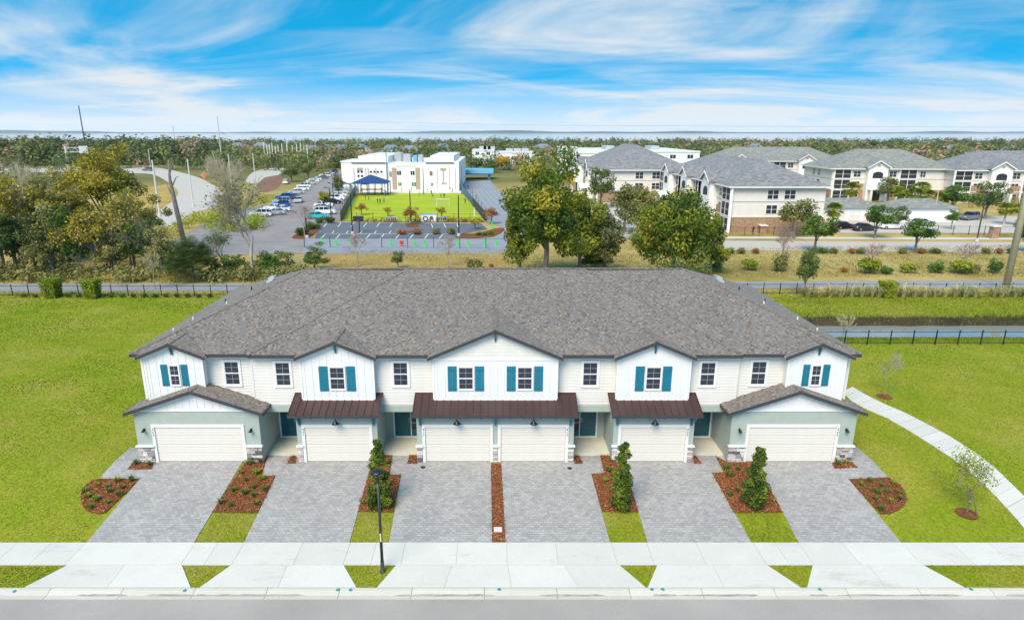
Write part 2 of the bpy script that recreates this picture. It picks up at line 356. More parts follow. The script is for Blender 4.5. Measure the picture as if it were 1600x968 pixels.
def smooth_loop(P, n=5):
    out = []; m = len(P)
    for i in range(m):
        a, b_, c, d = P[i-1], P[i], P[(i+1) % m], P[(i+2) % m]
        for k in range(n):
            t_ = k/n; out.append(.5*((2*b_) + (c-a)*t_ + (2*a-5*b_+4*c-d)*t_*t_ + (3*b_-a-3*c+d)*t_**3))
    return out
def sheet(name, px, mat, dz=0.0, label=None, thick=0, world=False, parent=None, kind='structure', smooth=False):
    pts = [Vector(p) for p in px] if world else [G(*p) for p in px]
    if smooth: pts = smooth_loop(pts)
    if max(p.y for p in pts) > .02 and min(p.y for p in pts) < -.02 and not world:   # fold the sheet where the drive meets the level pad
        halves = []
        for sg in (1, -1):
            o_ = []
            for i in range(len(pts)):
                a_, c_ = pts[i], pts[(i+1) % len(pts)]; ia, ic = sg*a_.y >= 0, sg*c_.y >= 0
                if ia: o_.append(a_.copy())
                if ia != ic: o_.append(a_.lerp(c_, a_.y/(a_.y-c_.y)))
            halves.append(o_)
    else: halves = [pts]
    b = MB()
    for pts in halves:
        pts = [Vector((p.x, p.y, F(p.y) + dz)) for p in pts]
        if sum(pts[i].x*pts[(i+1) % len(pts)].y - pts[(i+1) % len(pts)].x*pts[i].y for i in range(len(pts))) < 0: pts.reverse()
        b.poly(pts)
    o = b.build(name, mat, parent)
    bm = bmesh.new(); bm.from_mesh(o.data); bmesh.ops.triangulate(bm, faces=[f for f in bm.faces if len(f.verts) > 4]); bm.to_mesh(o.data); bm.free()
    if kind and parent is None: o['kind'] = kind
    if label: o['label'] = label
    return o
# road in front
b = MB().poly([(-60,-40,-.79),(60,-40,-.79),(60,-10.0,-.79),(-60,-10.0,-.79)]); struct(b.build('road', ASPH), 'plain grey asphalt street in the foreground')
# curb segments
curb = struct(empty('curb', (0,0,0)), 'pale concrete curb and gutter along the street')
x = -34.0; k = 0
prof = [(-9.42,-.722),(-9.50,-.690),(-9.62,-.705),(-9.84,-.775),(-10.05,-.762),(-10.05,-.86),(-9.42,-.86)]
cb = MB().prism([(0, y, z) for y, z in prof], (3.03, 0, 0)).mesh('curb_segment', CURBC)
while x < 36:
    link('curb_segment', cb, curb, (x, 0, 0)); x += 3.05
for px in ((23,924),(289,923),(528,922),(548,922),(780,920),(1018,920),(1035,920),(1280,920),(1516,920)):
    p = G(*px); s = MB().lathe([(0.0,.012),(.075,.010),(.085,0)], n=12).build('paint_dot', M('teal_dot%d' % px[0], (.02,.24,.28), .6), curb, loc=(p.x, min(-9.56, p.y), float(np.interp(min(-9.56,p.y), [-10.05,-9.84,-9.62,-9.50], [-.762,-.775,-.705,-.690])) + .004))
gr_ = random.Random(3)
for k in range(26):
    x0 = gr_.uniform(-27, 28); ln_ = gr_.uniform(.6, 3.6); n_ = 7; up_ = [(x0+ln_*i/n_, -9.80+gr_.uniform(-.012,.03)) for i in range(n_+1)]; lo_ = [(x0+ln_*i/n_, -9.87-gr_.uniform(0,.03)) for i in range(n_+1)]
    up_[0] = lo_[0] = (x0, -9.84); up_[-1] = lo_[-1] = (x0+ln_, -9.84)
    zf_ = lambda y: float(np.interp(y, [-10.05,-9.84,-9.62], [-.762,-.775,-.705])) + .005
    sb_ = MB()
    for i in range(n_): sb_.poly([(*lo_[i], zf_(lo_[i][1])), (*lo_[i+1], zf_(lo_[i+1][1])), (*up_[i+1], zf_(up_[i+1][1])), (*up_[i], zf_(up_[i][1]))])
    sb_.build('gutter_dirt', JOINT, curb)
# sidewalk slabs, cut where the photograph shows joints
side = struct(empty('sidewalk', (0,0,0)), 'white concrete sidewalk crossing in front of the driveways')
jt = [G(px, 864).x for px in (118,294,330,372,466,542,584,630,714,792,870,960,1016,1095,1187,1222,1259,1330,1424,1505)]
xs = sorted([jt[0]-1.6*i for i in range(1, 9)] + jt + [jt[-1]+1.7*i for i in range(1, 8)])
for a, c in zip(xs[:-1], xs[1:]):
    MB().prism([(a+.006,-8.012,F(-8.012)+.012),(c-.006,-8.012,F(-8.012)+.012),(c-.006,-6.456,F(-6.456)+.012),(a+.006,-6.456,F(-6.456)+.012)][::1], (0,0,-.1)).build('sidewalk_slab', CONC, side)
MB().poly([(xs[0],-8.03,F(-8.03)-.008),(xs[-1],-8.03,F(-8.03)-.008),(xs[-1],-6.44,F(-6.44)-.008),(xs[0],-6.44,F(-6.44)-.008)]).build('joint_bed', JOINT, side)
aprons = [[(105,882.5),(284,882.5),(298,917),(38,917)], [(361,882.5),(537,882.5),(557,917),(312,917)], [(619,882.5),(968,882.5),(1009,917),(589,917)], [(1027,882.5),(1199,882.5),(1251,917),(1012,917)], [(1270,882.5),(1443,882.5),(1507,917),(1261,917)]]
for i, a in enumerate(aprons):
    o = struct(empty('driveway_apron', (0,0,0)), ['flared concrete apron of the leftmost driveway','flared concrete apron left of the street lamp','wide shared concrete apron right of the street lamp','flared concrete apron in front of the second driveway from the right','flared concrete apron of the rightmost driveway'][i])
    P4 = [G(*p) for p in a]; yb, yt = -9.415, -8.03
    P4 = [Vector((P4[0].x,yt,0)), Vector((P4[1].x,yt,0)), Vector((P4[2].x,yb,0)), Vector((P4[3].x,yb,0))]
    n = 4 if i == 2 else 2
    for k in range(n):
        f0, f1 = k/n, (k+1)/n; e = .005
        q = [P4[0].lerp(P4[1], f0), P4[0].lerp(P4[1], f1), P4[3].lerp(P4[2], f1), P4[3].lerp(P4[2], f0)]
        q[0].x += e; q[3].x += e; q[1].x -= e; q[2].x -= e
        for p in q: p.z = F(p.y) + .012
        MB().prism(q[::-1], (0,0,-.1)).build('apron_slab', CONC, o)
# driveways
drv = [
 ('grey paver driveway of the leftmost garage', [(240,717),(382,717),(303,847),(135,847),(218,748),(155,747),(203,699),(214,699),(222,718)]),
 ('grey paver driveway second from the left', [(419,711.5),(455,711.5),(449,718),(582,718),(546,847),(381,847),(431,743),(409,742)]),
 ('grey paver driveway just left of the centre mulch strip', [(614,710),(641,710),(636,718),(767,718),(769,847),(608,847),(627,741),(609,741)]),
 ('grey paver driveway just right of the centre mulch strip', [(783,718),(911,718),(904,710),(936,710),(944,738),(924,740),(953,847),(790,847)]),
 ('grey paver driveway second from the right', [(973,718),(1097,718),(1086,711),(1116,711),(1131,737),(1112,738),(1174,847),(1012,847)]),
 ('grey paver driveway of the rightmost garage', [(1178,717),(1298,717),(1328,714),(1327,692),(1340,699),(1388,745),(1326,748),(1408,847),(1248,847)])]
BORDER = M('paver_border', (.40,.375,.36), .88, .18, 5, .3, 30)
for lab, pts in drv: 
    o = sheet('driveway', pts, PAVER, .006, lab)
# mulch beds
rng = np.random.default_rng(5)
def in_poly(P, poly):
    x, y = P[:,0], P[:,1]; ins = np.zeros(len(P), bool); n = len(poly)
    for i in range(n):
        x0, y0 = poly[i][:2]; x1, y1 = poly[(i+1) % n][:2]
        c = ((y0 > y) != (y1 > y)); xi = (x1-x0)*(y-y0)/((y1-y0) if y1 != y0 else 1e-9)+x0
        ins ^= c & (x < xi)
    return ins
def quads_mesh(name, V, mat, tint, nper=4):
    n = len(V)//nper; me = bpy.data.meshes.new(name); me.vertices.add(len(V)); me.vertices.foreach_set('co', np.ascontiguousarray(V, dtype=np.float32).ravel())
    me.loops.add(len(V)); me.loops.foreach_set('vertex_index', np.arange(len(V), dtype=np.int32))
    me.polygons.add(n); me.polygons.foreach_set('loop_start', np.arange(0, len(V), nper, dtype=np.int32)); me.polygons.foreach_set('loop_total', np.full(n, nper, dtype=np.int32))
    me.update(calc_edges=True)
    at = me.attributes.new('tint', 'FLOAT', 'POINT'); at.data.foreach_set('value', np.repeat(np.clip(tint, 0, 1), nper).astype(np.float32))
    for m in (mat if isinstance(mat, (list, tuple)) else [mat]): me.materials.append(m)
    return me
def unit(v): return v / np.maximum(np.linalg.norm(v, axis=1, keepdims=True), 1e-9)
def leaf_quads(pos, nrm, size, asp=.55, g=rng):
    n = len(pos); r = g.normal(size=(n,3)); t = unit(np.cross(nrm, r)); bt = np.cross(nrm, t)
    s = (size * g.uniform(.6, 1.35, n))[:,None]
    return np.stack([pos - t*s, pos + bt*s*asp, pos + t*s, pos - bt*s*asp], 1).reshape(-1, 3)
FN = np.vectorize(F)
beds = [
 ('large rounded mulch bed left of the leftmost driveway', [(126,774),(128,765),(134,757),(143,751),(155,748),(218,748.5),(164,801),(154,803),(142,801),(132,795),(127,785)], 12),
 ('small mulch bed at the foot of the left corner stone pier', [(207,722.5),(239,722.5),(238,733),(199,733)], 3),
 ('mulch bed between the first and second driveways', [(382,723),(418,712),(408,743),(430,743.5),(403,801),(331.5,800)], 14),
 ('tiny mulch patch beside the second garage pier', [(455,712),(463,712),(462,724),(449,724)], 0),
 ('mulch bed holding the columnar shrub behind the street lamp', [(581,724),(588,712),(613,711),(608,742),(626,742),(614,800),(559,799)], 9),
 ('tiny mulch patch beside the third garage pier', [(641,711),(652,711),(652,724),(636,724)], 0),
 ('long narrow mulch strip dividing the two centre driveways', [(767.5,724),(782.5,724),(789.5,846),(769.5,846)], 0),
 ('tiny mulch patch beside the fourth garage pier', [(898,711),(904,711),(911,724),(897,724)], 0),
 ('mulch bed holding the middle columnar shrub', [(937,711),(950,711),(975,724),(998,800),(941,799),(924.5,741),(944.5,739)], 8),
 ('tiny mulch patch beside the fifth garage pier', [(1084,711),(1086,711),(1097,724),(1084,724)], 0),
 ('mulch bed holding the columnar shrub before the right garage', [(1117,711.5),(1137,722),(1181,722.5),(1223,800),(1147,801),(1113,739),(1132,738)], 11),
 ('small mulch bed at the foot of the right corner stone pier', [(1300,723),(1322,716),(1341,730),(1304,732)], 3),
 ('large rounded mulch bed right of the rightmost driveway', [(1327,749),(1387,746),(1399,751),(1409,760),(1415,770),(1417,780),(1413,790),(1404,797),(1392,802),(1376,803)], 11)]
def tuft_mesh(name, n, h, spread, mat, seed, wdt=.012, droop=.5):
    g = np.random.default_rng(seed); V = []; T = []
    for i in range(n):
        a = g.uniform(0, 2*math.pi); d = np.array([math.cos(a), math.sin(a), 0]); s = np.array([-d[1], d[0], 0]) * wdt
        L_ = h*g.uniform(.6, 1.1); o = spread*g.uniform(.3, 1); b0 = d*g.uniform(0, spread*.25)
        m_ = b0 + d*o*.45 + np.array([0,0,L_*.75]); e = b0 + d*o + np.array([0,0,L_*(1 - droop*g.uniform(0,.6))])
        V += [b0-s, b0+s, m_+s*.9, m_-s*.9, m_-s*.9, m_+s*.9, e+s*.2, e-s*.2]; T += [g.uniform(0,1)]*2
    return quads_mesh(name, np.array(V), mat, np.array(T))
PLANTM = [tuft_mesh('leaves', 45, .30, .24, LF['green'], 30+i, .016) for i in range(3)]
PLANTY = [tuft_mesh('leaves', 45, .28, .24, LF['hedge'], 40+i, .018) for i in range(2)]
for bi, (lab, px, npl) in enumerate(beds):
    pts = [G(*p) for p in px]
    bed = sheet('mulch_bed', px, MULCH, .02, lab, smooth=False)
    mn = (min(p.x for p in pts), min(p.y for p in pts)); mxx = (max(p.x for p in pts), max(p.y for p in pts))
    ar = (mxx[0]-mn[0])*(mxx[1]-mn[1]); n = int(ar*420)
    P = np.column_stack([rng.uniform(mn[0], mxx[0], n), rng.uniform(mn[1], mxx[1], n)])
    cx0, cy0 = (mn[0]+mxx[0])/2, (mn[1]+mxx[1])/2
    P = P[in_poly(P, pts)]; P = P + rng.normal(0, .05, P.shape)
    pos = np.column_stack([P, FN(P[:,1]) + .025 + rng.uniform(0, .035, len(P))])
    nr = unit(rng.normal(size=(len(P),3))*.45 + np.array([0,0,1]))
    ch = link('mulch_chips', quads_mesh('mulch_chips', leaf_quads(pos, nr, .05, .4), LF['mulch'], rng.beta(1.6, 2.2, len(P))), bed); ch['kind'] = 'stuff'
    if npl:
        C = []; tries = 0
        while len(C) < npl and tries < 900:
            tries += 1; q = np.array([[rng.uniform(mn[0], mxx[0]), rng.uniform(mn[1], mxx[1])]])
            if in_poly(q, [Vector((cx0,cy0,0)).lerp(Vector((p.x,p.y,0)), .86) for p in pts])[0] and all((q[0,0]-c[0])**2+(q[0,1]-c[1])**2 > .3 for c in C): C.append(q[0])
        for k, c in enumerate(C):
            o = link('bedding_plant', (PLANTM + PLANTY)[int(rng.integers(0, 5))], None, (c[0], c[1], F(c[1])+.02), float(rng.uniform(0, 6)), float(rng.uniform(.75, 1.25)))
            tag(o, 'grassy clump in the ' + lab, 'plant', 'bedding plants in bed %d' % (bi+1))
# utility lid and drain covers
p = G(778, 828); o = MB().box(-.2,.2,-.16,.16,-.05,.05).box(-.17,.17,-.13,.13,.05,.06).build('utility_box', CONC, None, loc=(p.x, p.y, F(p.y)+.02)); o.rotation_euler.x = .1
tag(o, 'small white utility box lid in the centre mulch strip', 'utility box')
for px, lab in (((661,729.5), 'small round black drain cover on the driveway left of centre'), ((890,731), 'small round black drain cover on the driveway right of centre')):
    p = G(*px); o = MB().lathe([(0,.03),(.10,.03),(.13,.012),(.13,-.02)], n=16).build('drain_cover', BLACK, None, True, loc=(p.x, p.y, F(p.y)+.004)); tag(o, lab, 'drain cover', 'drain covers')
# curved white path on the right, slab by slab
path = struct(empty('curved_path', (0,0,0)), 'curving white concrete footpath across the right lawn')
pl = [(1316,612,1332,604),(1330,626,1352,616),(1352,638,1380,630),(1385,652,1415,645),(1420,672,1450,663),(1455,694,1487,683),(1490,717,1522,706),(1524,744,1555,731),(1556,775,1585,760),(1590,812,1620,795),(1625,856,1655,838)]
for (a0,a1,a2,a3), (b0,b1,b2,b3) in zip(pl[:-1], pl[1:]):
    q = [G(a0,a1), G(b0,b1), G(b2,b3), G(a2,a3)]
    for e0, e1 in ((0, .49), (.51, .99)):
        qq = [q[0].lerp(q[1], e0), q[0].lerp(q[1], e1), q[3].lerp(q[2], e1), q[3].lerp(q[2], e0)]
        for v in qq: v.z = F(v.y) + .02
        MB().prism(qq, (0,0,-.08)).build('path_slab', CONC, path)
# asphalt trail behind the houses, water in the swale
sheet('asphalt_trail', [(-140,38.9,0),(-20,40.0,0),(120,42.5,0),(120,46.2,0),(-20,43.9,0),(-140,42.9,0)], ASPHP, .012, 'grey asphalt trail running behind the townhouses', world=True)
mw, t, b = newmat('water'); b.inputs['Base Color'].default_value = (.38,.40,.38,1); b.inputs['Metallic'].default_value = .4; b.inputs['Roughness'].default_value = .08; b.inputs['Specular IOR Level'].default_value = 1.0
b.inputs['IOR'].default_value = 1.6; bump(t, b, noise(t, coord(t), 3, 4), .03)
o = MB().poly([(20,23.6,-.66),(95,23.6,-.66),(95,28.7,-.66),(20,28.7,-.66)]).build('swale_water', mw); struct(o, 'strip of bright still water in the ditch beyond the right fence')
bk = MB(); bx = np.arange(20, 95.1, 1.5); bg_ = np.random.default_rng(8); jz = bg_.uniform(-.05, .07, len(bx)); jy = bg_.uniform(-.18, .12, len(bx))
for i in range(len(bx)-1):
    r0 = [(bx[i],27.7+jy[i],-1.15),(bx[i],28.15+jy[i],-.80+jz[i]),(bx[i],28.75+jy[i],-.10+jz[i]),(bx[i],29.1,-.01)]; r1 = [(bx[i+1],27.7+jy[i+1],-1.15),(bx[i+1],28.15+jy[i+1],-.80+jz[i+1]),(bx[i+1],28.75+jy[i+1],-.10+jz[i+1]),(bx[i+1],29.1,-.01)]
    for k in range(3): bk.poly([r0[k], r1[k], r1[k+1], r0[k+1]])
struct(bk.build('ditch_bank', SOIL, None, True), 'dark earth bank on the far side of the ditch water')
ml, t, b = newmat('lake_water'); b.inputs['Base Color'].default_value = (.30,.32,.34,1); b.inputs['Roughness'].default_value = .07; b.inputs['Specular IOR Level'].default_value = 1.0; b.inputs['IOR'].default_value = 1.8; b.inputs['Metallic'].default_value = .85; b.inputs['Base Color'].default_value = (.9,.92,.93,1)
o = MB().poly([(-9400,875,-2.6),(9400,875,-2.6),(9400,8000,-2.6),(-9400,8000,-2.6)]).build('lake', ml); struct(o, 'wide pale lake along the horizon')
# far shore
hb = MB(); n = 160; g = np.random.default_rng(9)
hx = np.linspace(-9300, 9300, n); hh = 10 + 9*np.sin(hx/900.+1)+7*np.sin(hx/370.+2)+4*np.sin(hx/140.); hh = np.maximum(hh, 6)
for i in range(n-1):
    hb.poly([(hx[i],6500,-3),(hx[i+1],6500,-3),(hx[i+1],6800,hh[i+1]),(hx[i],6800,hh[i])]); hb.poly([(hx[i],6800,hh[i]),(hx[i+1],6800,hh[i+1]),(hx[i+1],7600,-3),(hx[i],7600,-3)])
struct(hb.build('far_shore_hills', M('shore_woods', (.05,.07,.05), .95, .2, .004)), 'low hazy wooded shore across the lake')
# lawn blades
def scatter(polys, per, seed):
    g = np.random.default_rng(seed); out = []
    for pts in polys:
        pts = [Vector(p) for p in pts]; mn = (min(p.x for p in pts), min(p.y for p in pts)); mx_ = (max(p.x for p in pts), max(p.y for p in pts))
        n = int((mx_[0]-mn[0])*(mx_[1]-mn[1])*per); P = np.column_stack([g.uniform(mn[0], mx_[0], n), g.uniform(mn[1], mx_[1], n)]); out.append(P[in_poly(P, pts)])
    return np.concatenate(out)
strips = [[(336,800),(402,801),(381,847),(303,847)],[(559,800),(614,801),(608,847),(546,847)],[(942,800),(995,801),(1012,846),(953,846)],[(1152,801),(1215,801),(1248,846),(1174,846)],
          [(285,884),(359,884),(314,916),(299,916)],[(539,883),(617,883),(588,916),(558,916)],[(970,883),(1025,883),(1011,915)],[(1201,883),(1269,883),(1260,915),(1253,915)],
          [(-20,884),(102,884),(36,916),(-20,916)],[(1446,883),(1640,883),(1640,916),(1508,915)]]
Ps = scatter([[G(*p) for p in s] for s in strips], 420, 1)
big = [[(-40,722),(-40,846),(134,846),(160,803),(140,804),(124,790),(122,770),(130,757),(152,747),(178,722)], [(1410,846),(1660,846),(1660,722),(1364,722),(1392,745),(1412,758),(1420,772),(1418,790),(1405,802),(1378,806)]]
Pb = scatter([[G(*p) for p in s] for s in big] + [[(-66,-.02,0),(-20.9,-.02,0),(-20.4,2,0),(-20.4,37.2,0),(-66,37.2,0)], [(21.2,-.02,0),(60,-.02,0),(60,20.4,0),(21.2,20.4,0)]], 130, 2)
pathq = [[G(a[0],a[1]), G(c[0],c[1]), G(c[2],c[3]), G(a[2],a[3])] for a, c in zip(pl[:-1], pl[1:])]
keep = np.ones(len(Pb), bool)
for q in pathq: keep &= ~in_poly(Pb, q)
Pb = Pb[keep]; dfar = np.maximum(1, (Pb[:,1] + 32)/26.)
g = np.random.default_rng(3); sel = g.uniform(0, 1, len(Pb)) < 1/np.power(dfar, 1.0); Pb = Pb[sel]
P = np.concatenate([Ps, Pb]); n = len(P); dd = np.maximum(1, (P[:,1]+32)/26.)
a = g.uniform(0, 2*math.pi, n); wd = .020*np.power(dd, .8)*g.uniform(.6, 1.3, n); ht = .055*g.uniform(.5, 1.4, n)*np.power(dd, .3)
base = np.column_stack([P, FN(P[:,1]) - .03]); sx = np.column_stack([np.cos(a)*wd, np.sin(a)*wd, np.zeros(n)]); ln = np.column_stack([g.normal(0, .04, n), g.normal(0, .04, n), ht])
V = np.stack([base - sx, base + sx, base + ln], 1).reshape(-1, 3)
def vnoise(P, s, seed):
    T = np.random.default_rng(seed).uniform(0, 1, (256, 256)); q = P/s + 400; i = np.floor(q).astype(int); f = q - i; f = f*f*(3-2*f); a_, b_ = i[:,0] % 256, i[:,1] % 256
    return (T[a_,b_]*(1-f[:,0])+T[(a_+1) % 256,b_]*f[:,0])*(1-f[:,1]) + (T[a_,(b_+1) % 256]*(1-f[:,0])+T[(a_+1) % 256,(b_+1) % 256]*f[:,0])*f[:,1]
pn = (vnoise(P, 8.5, 1)-.5)*.75 + (vnoise(P*np.array([1,1.8]), 2.8, 2)-.5)*.7 + (vnoise(P, .9, 3)-.5)*.35
pn += np.where(P[:,0] < -15, -.06, np.where(P[:,1] > 0, .22, .12)) + np.clip((vnoise(P, 4.5, 7) - .68)*3.0, 0, .5) - np.clip((vnoise(P, 5.5, 9) - .66)*2.0, 0, .3)
tag(link('lawn_grass', quads_mesh('lawn_grass', V, LF['grass'], np.clip(.45 + pn + g.normal(0, .08, n), 0, 1), 3)), 'short bright green lawn grass around the townhouses', 'grass', kind='stuff')
def blades(name, label, polys, per, seed, hgt, wdt, kind, t0, ts, world=False):
    Pq = scatter([[Vector(p) if world else G(*p) for p in s] for s in polys], per, seed); m = len(Pq); gq = np.random.default_rng(seed+1); aa = gq.uniform(0, 2*math.pi, m)
    zb_ = np.array([H(x_, y_) for x_, y_ in Pq]); bs = np.column_stack([Pq, zb_-.03]); s_ = np.column_stack([np.cos(aa)*wdt, np.sin(aa)*wdt, np.zeros(m)])*gq.uniform(.6,1.3,(m,1)); l_ = np.column_stack([gq.normal(0,.3*hgt,m), gq.normal(0,.3*hgt,m), hgt*gq.uniform(.4,1.4,m)])
    tt = t0 + (vnoise(Pq, 5, seed)-.5)*.6 + (vnoise(Pq, 1.6, seed+2)-.5)*.4 + gq.normal(0, ts, m)
    tag(link(name, quads_mesh(name, np.stack([bs-s_, bs+s_, bs+l_], 1).reshape(-1,3), LF[kind], tt, 3)), label, 'grass', kind='stuff')
blades('meadow_grass', 'rough green grass between ditch and rear fence', [[(20,29.2,0),(75,29.2,0),(75,37.4,0),(20,37.4,0)],[(20.5,20.8,0),(60,20.8,0),(60,25,0),(20.5,25,0)]], 60, 21, .12, .05, 'grass', .45, .15, True)
blades('bank_reeds', 'dark rough growth hanging over the ditch bank', [[(20,28.2,0),(75,28.2,0),(75,29.3,0),(20,29.3,0)]], 60, 22, .35, .05, 'olive', .25, .2, True)
blades('dry_grass', 'dry tan meadow grass behind the trail', [[(-22,46.5,0),(110,48,0),(110,72,0),(-22,66,0)]], 16, 23, .16, .08, 'straw', .18, .12, True)
blades('verge_grass', 'grass verge along both sides of the trail', [[(-90,36.5,0),(-15,36.5,0),(-15,39.8,0),(-90,38.7,0)],[(-90,43.2,0),(-15,44.2,0),(-15,46.5,0),(-90,46.5,0)],[(18,36.5,0),(75,36.5,0),(75,41.2,0),(18,40.4,0)]], 28, 24, .13, .06, 'hedge', .4, .2, True)
# ================================================================== TOWNHOUSE ROW
TH = empty('townhouse_row', (0, 8, 0)); tag(TH, 'long two-storey townhouse row with brown shingle roof, teal shutters and six garages', 'townhouse')
TH.location = (0, 0, 0)
MS = 0.40; ZE = 6.15
LAPSHADOW = M('lap_shadow_backing', (.46,.43,.39), .9)  # backing wall, coloured darker to paint the shadow lines between the lap boards
def slab(pts, th=.07): # roof plane with thickness, pts counter-clockwise seen from above
    b = MB(); P = [Vector(p) for p in pts]
    n = (P[1]-P[0]).cross(P[2]-P[0]); 
    if n.z < 0: P.reverse()
    b.prism([p - Vector((0,0,th)) for p in P], (0,0,th)); return b
# --- main roof: outer hip and raised inner hip
def hip(xh, y0, z0, run, name, th=.08):
    zr = z0 + MS*run; yb = y0 + 2*run; b = MB()
    A, B_, C, D_ = (-xh,y0,z0), (xh,y0,z0), (xh,yb,z0), (-xh,yb,z0); E, F_ = (-xh+run,y0+run,zr), (xh-run,y0+run,zr)
    b.poly([A,B_,F_,E]); b.poly([B_,C,F_]); b.poly([C,D_,E,F_]); b.poly([D_,A,E])
    b.poly([(-xh,y0,z0-th),(-xh,yb,z0-th),(xh,yb,z0-th),(xh,y0,z0-th)])
    for p, q in ((A,B_),(B_,C),(C,D_),(D_,A)): b.poly([(p[0],p[1],z0-th),(q[0],q[1],z0-th),q,p])
    return b.build(name, SHING, TH, uv=True), (A,B_,C,D_,E,F_)
ro, RP = hip(20.1, .75, ZE, 7.82, 'main_roof')
ri, RI = hip(13.55, .60, ZE+.02, 7.86, 'main_roof')
def caps(p, q, name='ridge_cap', w=.15, dr=.28):
    p, q = Vector(p), Vector(q); d = (q-p); n = int(d.length/.24); d.normalize(); s = d.cross(Vector((0,0,1))).normalized(); b = MB()
    for i in range(n):
        a = p + d*(i*.24); c = p + d*((i+1)*.24 + .03); up0 = Vector((0,0,.018)); up1 = Vector((0,0,.032)) 
        b.poly([a + s*w - Vector((0,0,w*dr)) + up1, a + up1*1.1, c + up0, c + s*w - Vector((0,0,w*dr)) + up0][::-1]); b.poly([a - s*w - Vector((0,0,w*dr)) + up1, a + up1*1.1, c + up0, c - s*w - Vector((0,0,w*dr)) + up0])
        b.poly([a + s*w - Vector((0,0,w*dr)) + up1, a + up1*1.1, a - s*w - Vector((0,0,w*dr)) + up1, a - Vector((0,0,.02))])
    return b.build(name, SHING, TH, uv=True)
for RQ in (RP, RI):
    caps(RQ[0], RQ[4]); caps(RQ[1], RQ[5]); caps(RQ[4], RQ[5]) if RQ is RI else (caps(RP[4], RI[4]), caps(RI[5], RP[5]))
# fascia along eaves
for x0, x1, y in ((-20.1,-13.55,.75),(13.55,20.1,.75),(-13.55,13.55,.60)):
    MB().box(x0, x1, y-.03, y+.05, ZE-.2, ZE-.02).build('fascia', DARKM, TH)
for s in (-1, 1):
    MB().box(min(s*20.05,s*20.13), max(s*20.05,s*20.13), .76, 16.35, ZE-.2, ZE-.02).build('fascia', DARKM, TH)
MB().box(-20.02,20.02,.85,16.3,ZE-.19,ZE-.155).build('soffit', TRIM, TH)
# roof vents on the side slopes
for s in (-1, 1):
    for (yy, up) in ((10.2, 4.8), (12.2, 4.2)):
        zz_ = ZE + MS*up; xx = s*(20.1-up)
        b = MB().prism([(xx-.22*s, yy-.35, zz_+.0+.088), (xx+.22*s, yy-.35, zz_+.0-.088), (xx+.24*s, yy-.35, zz_+.04), (xx-.22*s, yy-.35, zz_+.16)], (0,.7,0)); b.build('roof_vent', GREYP, TH)
        MB().box(min(xx+.24*s,xx+.27*s), max(xx+.24*s,xx+.27*s), yy-.33, yy+.33, zz_-.12, zz_+.03).build('vent_opening', BLACK, TH)
    for (yy, up, hgt) in ((6.5,3.2,.3),(8.0,2.5,.35),(3.5,1.2,.25),(5.2,1.6,.3),(9.2,3.8,.4)):
        xx = s*(20.1-up); zz_ = ZE + MS*up; MB().tube([(xx,yy,zz_-.1),(xx,yy,zz_+hgt*.6)], .045, 8).build('vent_pipe', TRIM if hgt < .34 else BLACK, TH)
# --- walls
def wallbox(x0, x1, y0, y1, z0, z1, mat, name='wall'): return MB().box(x0,x1,y0,y1,z0,z1).build(name, mat, TH)
wallbox(-19.7,19.7,4.2,15.9,0,5.95,LAP)                 # body behind everything
WY = {0: 1.0, 1: 1.15}
lapb = {}
def lap_boards(x0, x1, Y, z0, z1, exp=.185):
    n = int(round((z1-z0)/exp)); exp = (z1-z0)/n
    wallbox(x0, x1, Y+.03, 4.2, z0, z1, LAPSHADOW)
    me = MB().prism([(0,.03,.0),(0,-.022,.0),(0,.012,exp-.011),(0,.03,exp-.011)][::-1], (x1-x0-.004,0,0)).mesh('siding_board', LAP)
    for i in range(n): link('siding_board', me, TH, (x0+.002, Y, z0+i*exp))
for s in (-1, 1):
    for (a, c, pl_) in ((3.4,6.72,0),(10.66,13.55,0),(13.56,16.1,1),(19.2,19.7,1)):
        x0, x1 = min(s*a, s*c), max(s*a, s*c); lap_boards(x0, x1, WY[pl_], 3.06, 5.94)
        MB().box(x0, x1, WY[pl_]-.03, WY[pl_]+.02, 2.98, 3.06).build('flashing', GREYP, TH)
    # corner boards
    x = s*19.7; MB().box(x-.06, x+.06, 1.12, 1.2, 3.06, 5.94).build('corner_board', TRIM, TH)
    MB().box(s*13.53-.03, s*13.53+.03, .975, 1.14, 3.06, 5.94).build('corner_board', LAP, TH)
    MB().box(min(s*13.5,s*16.1), max(s*13.5,s*16.1), 1.1, 4.2, 2.6, 3.06).build('wall', SAGE, TH)
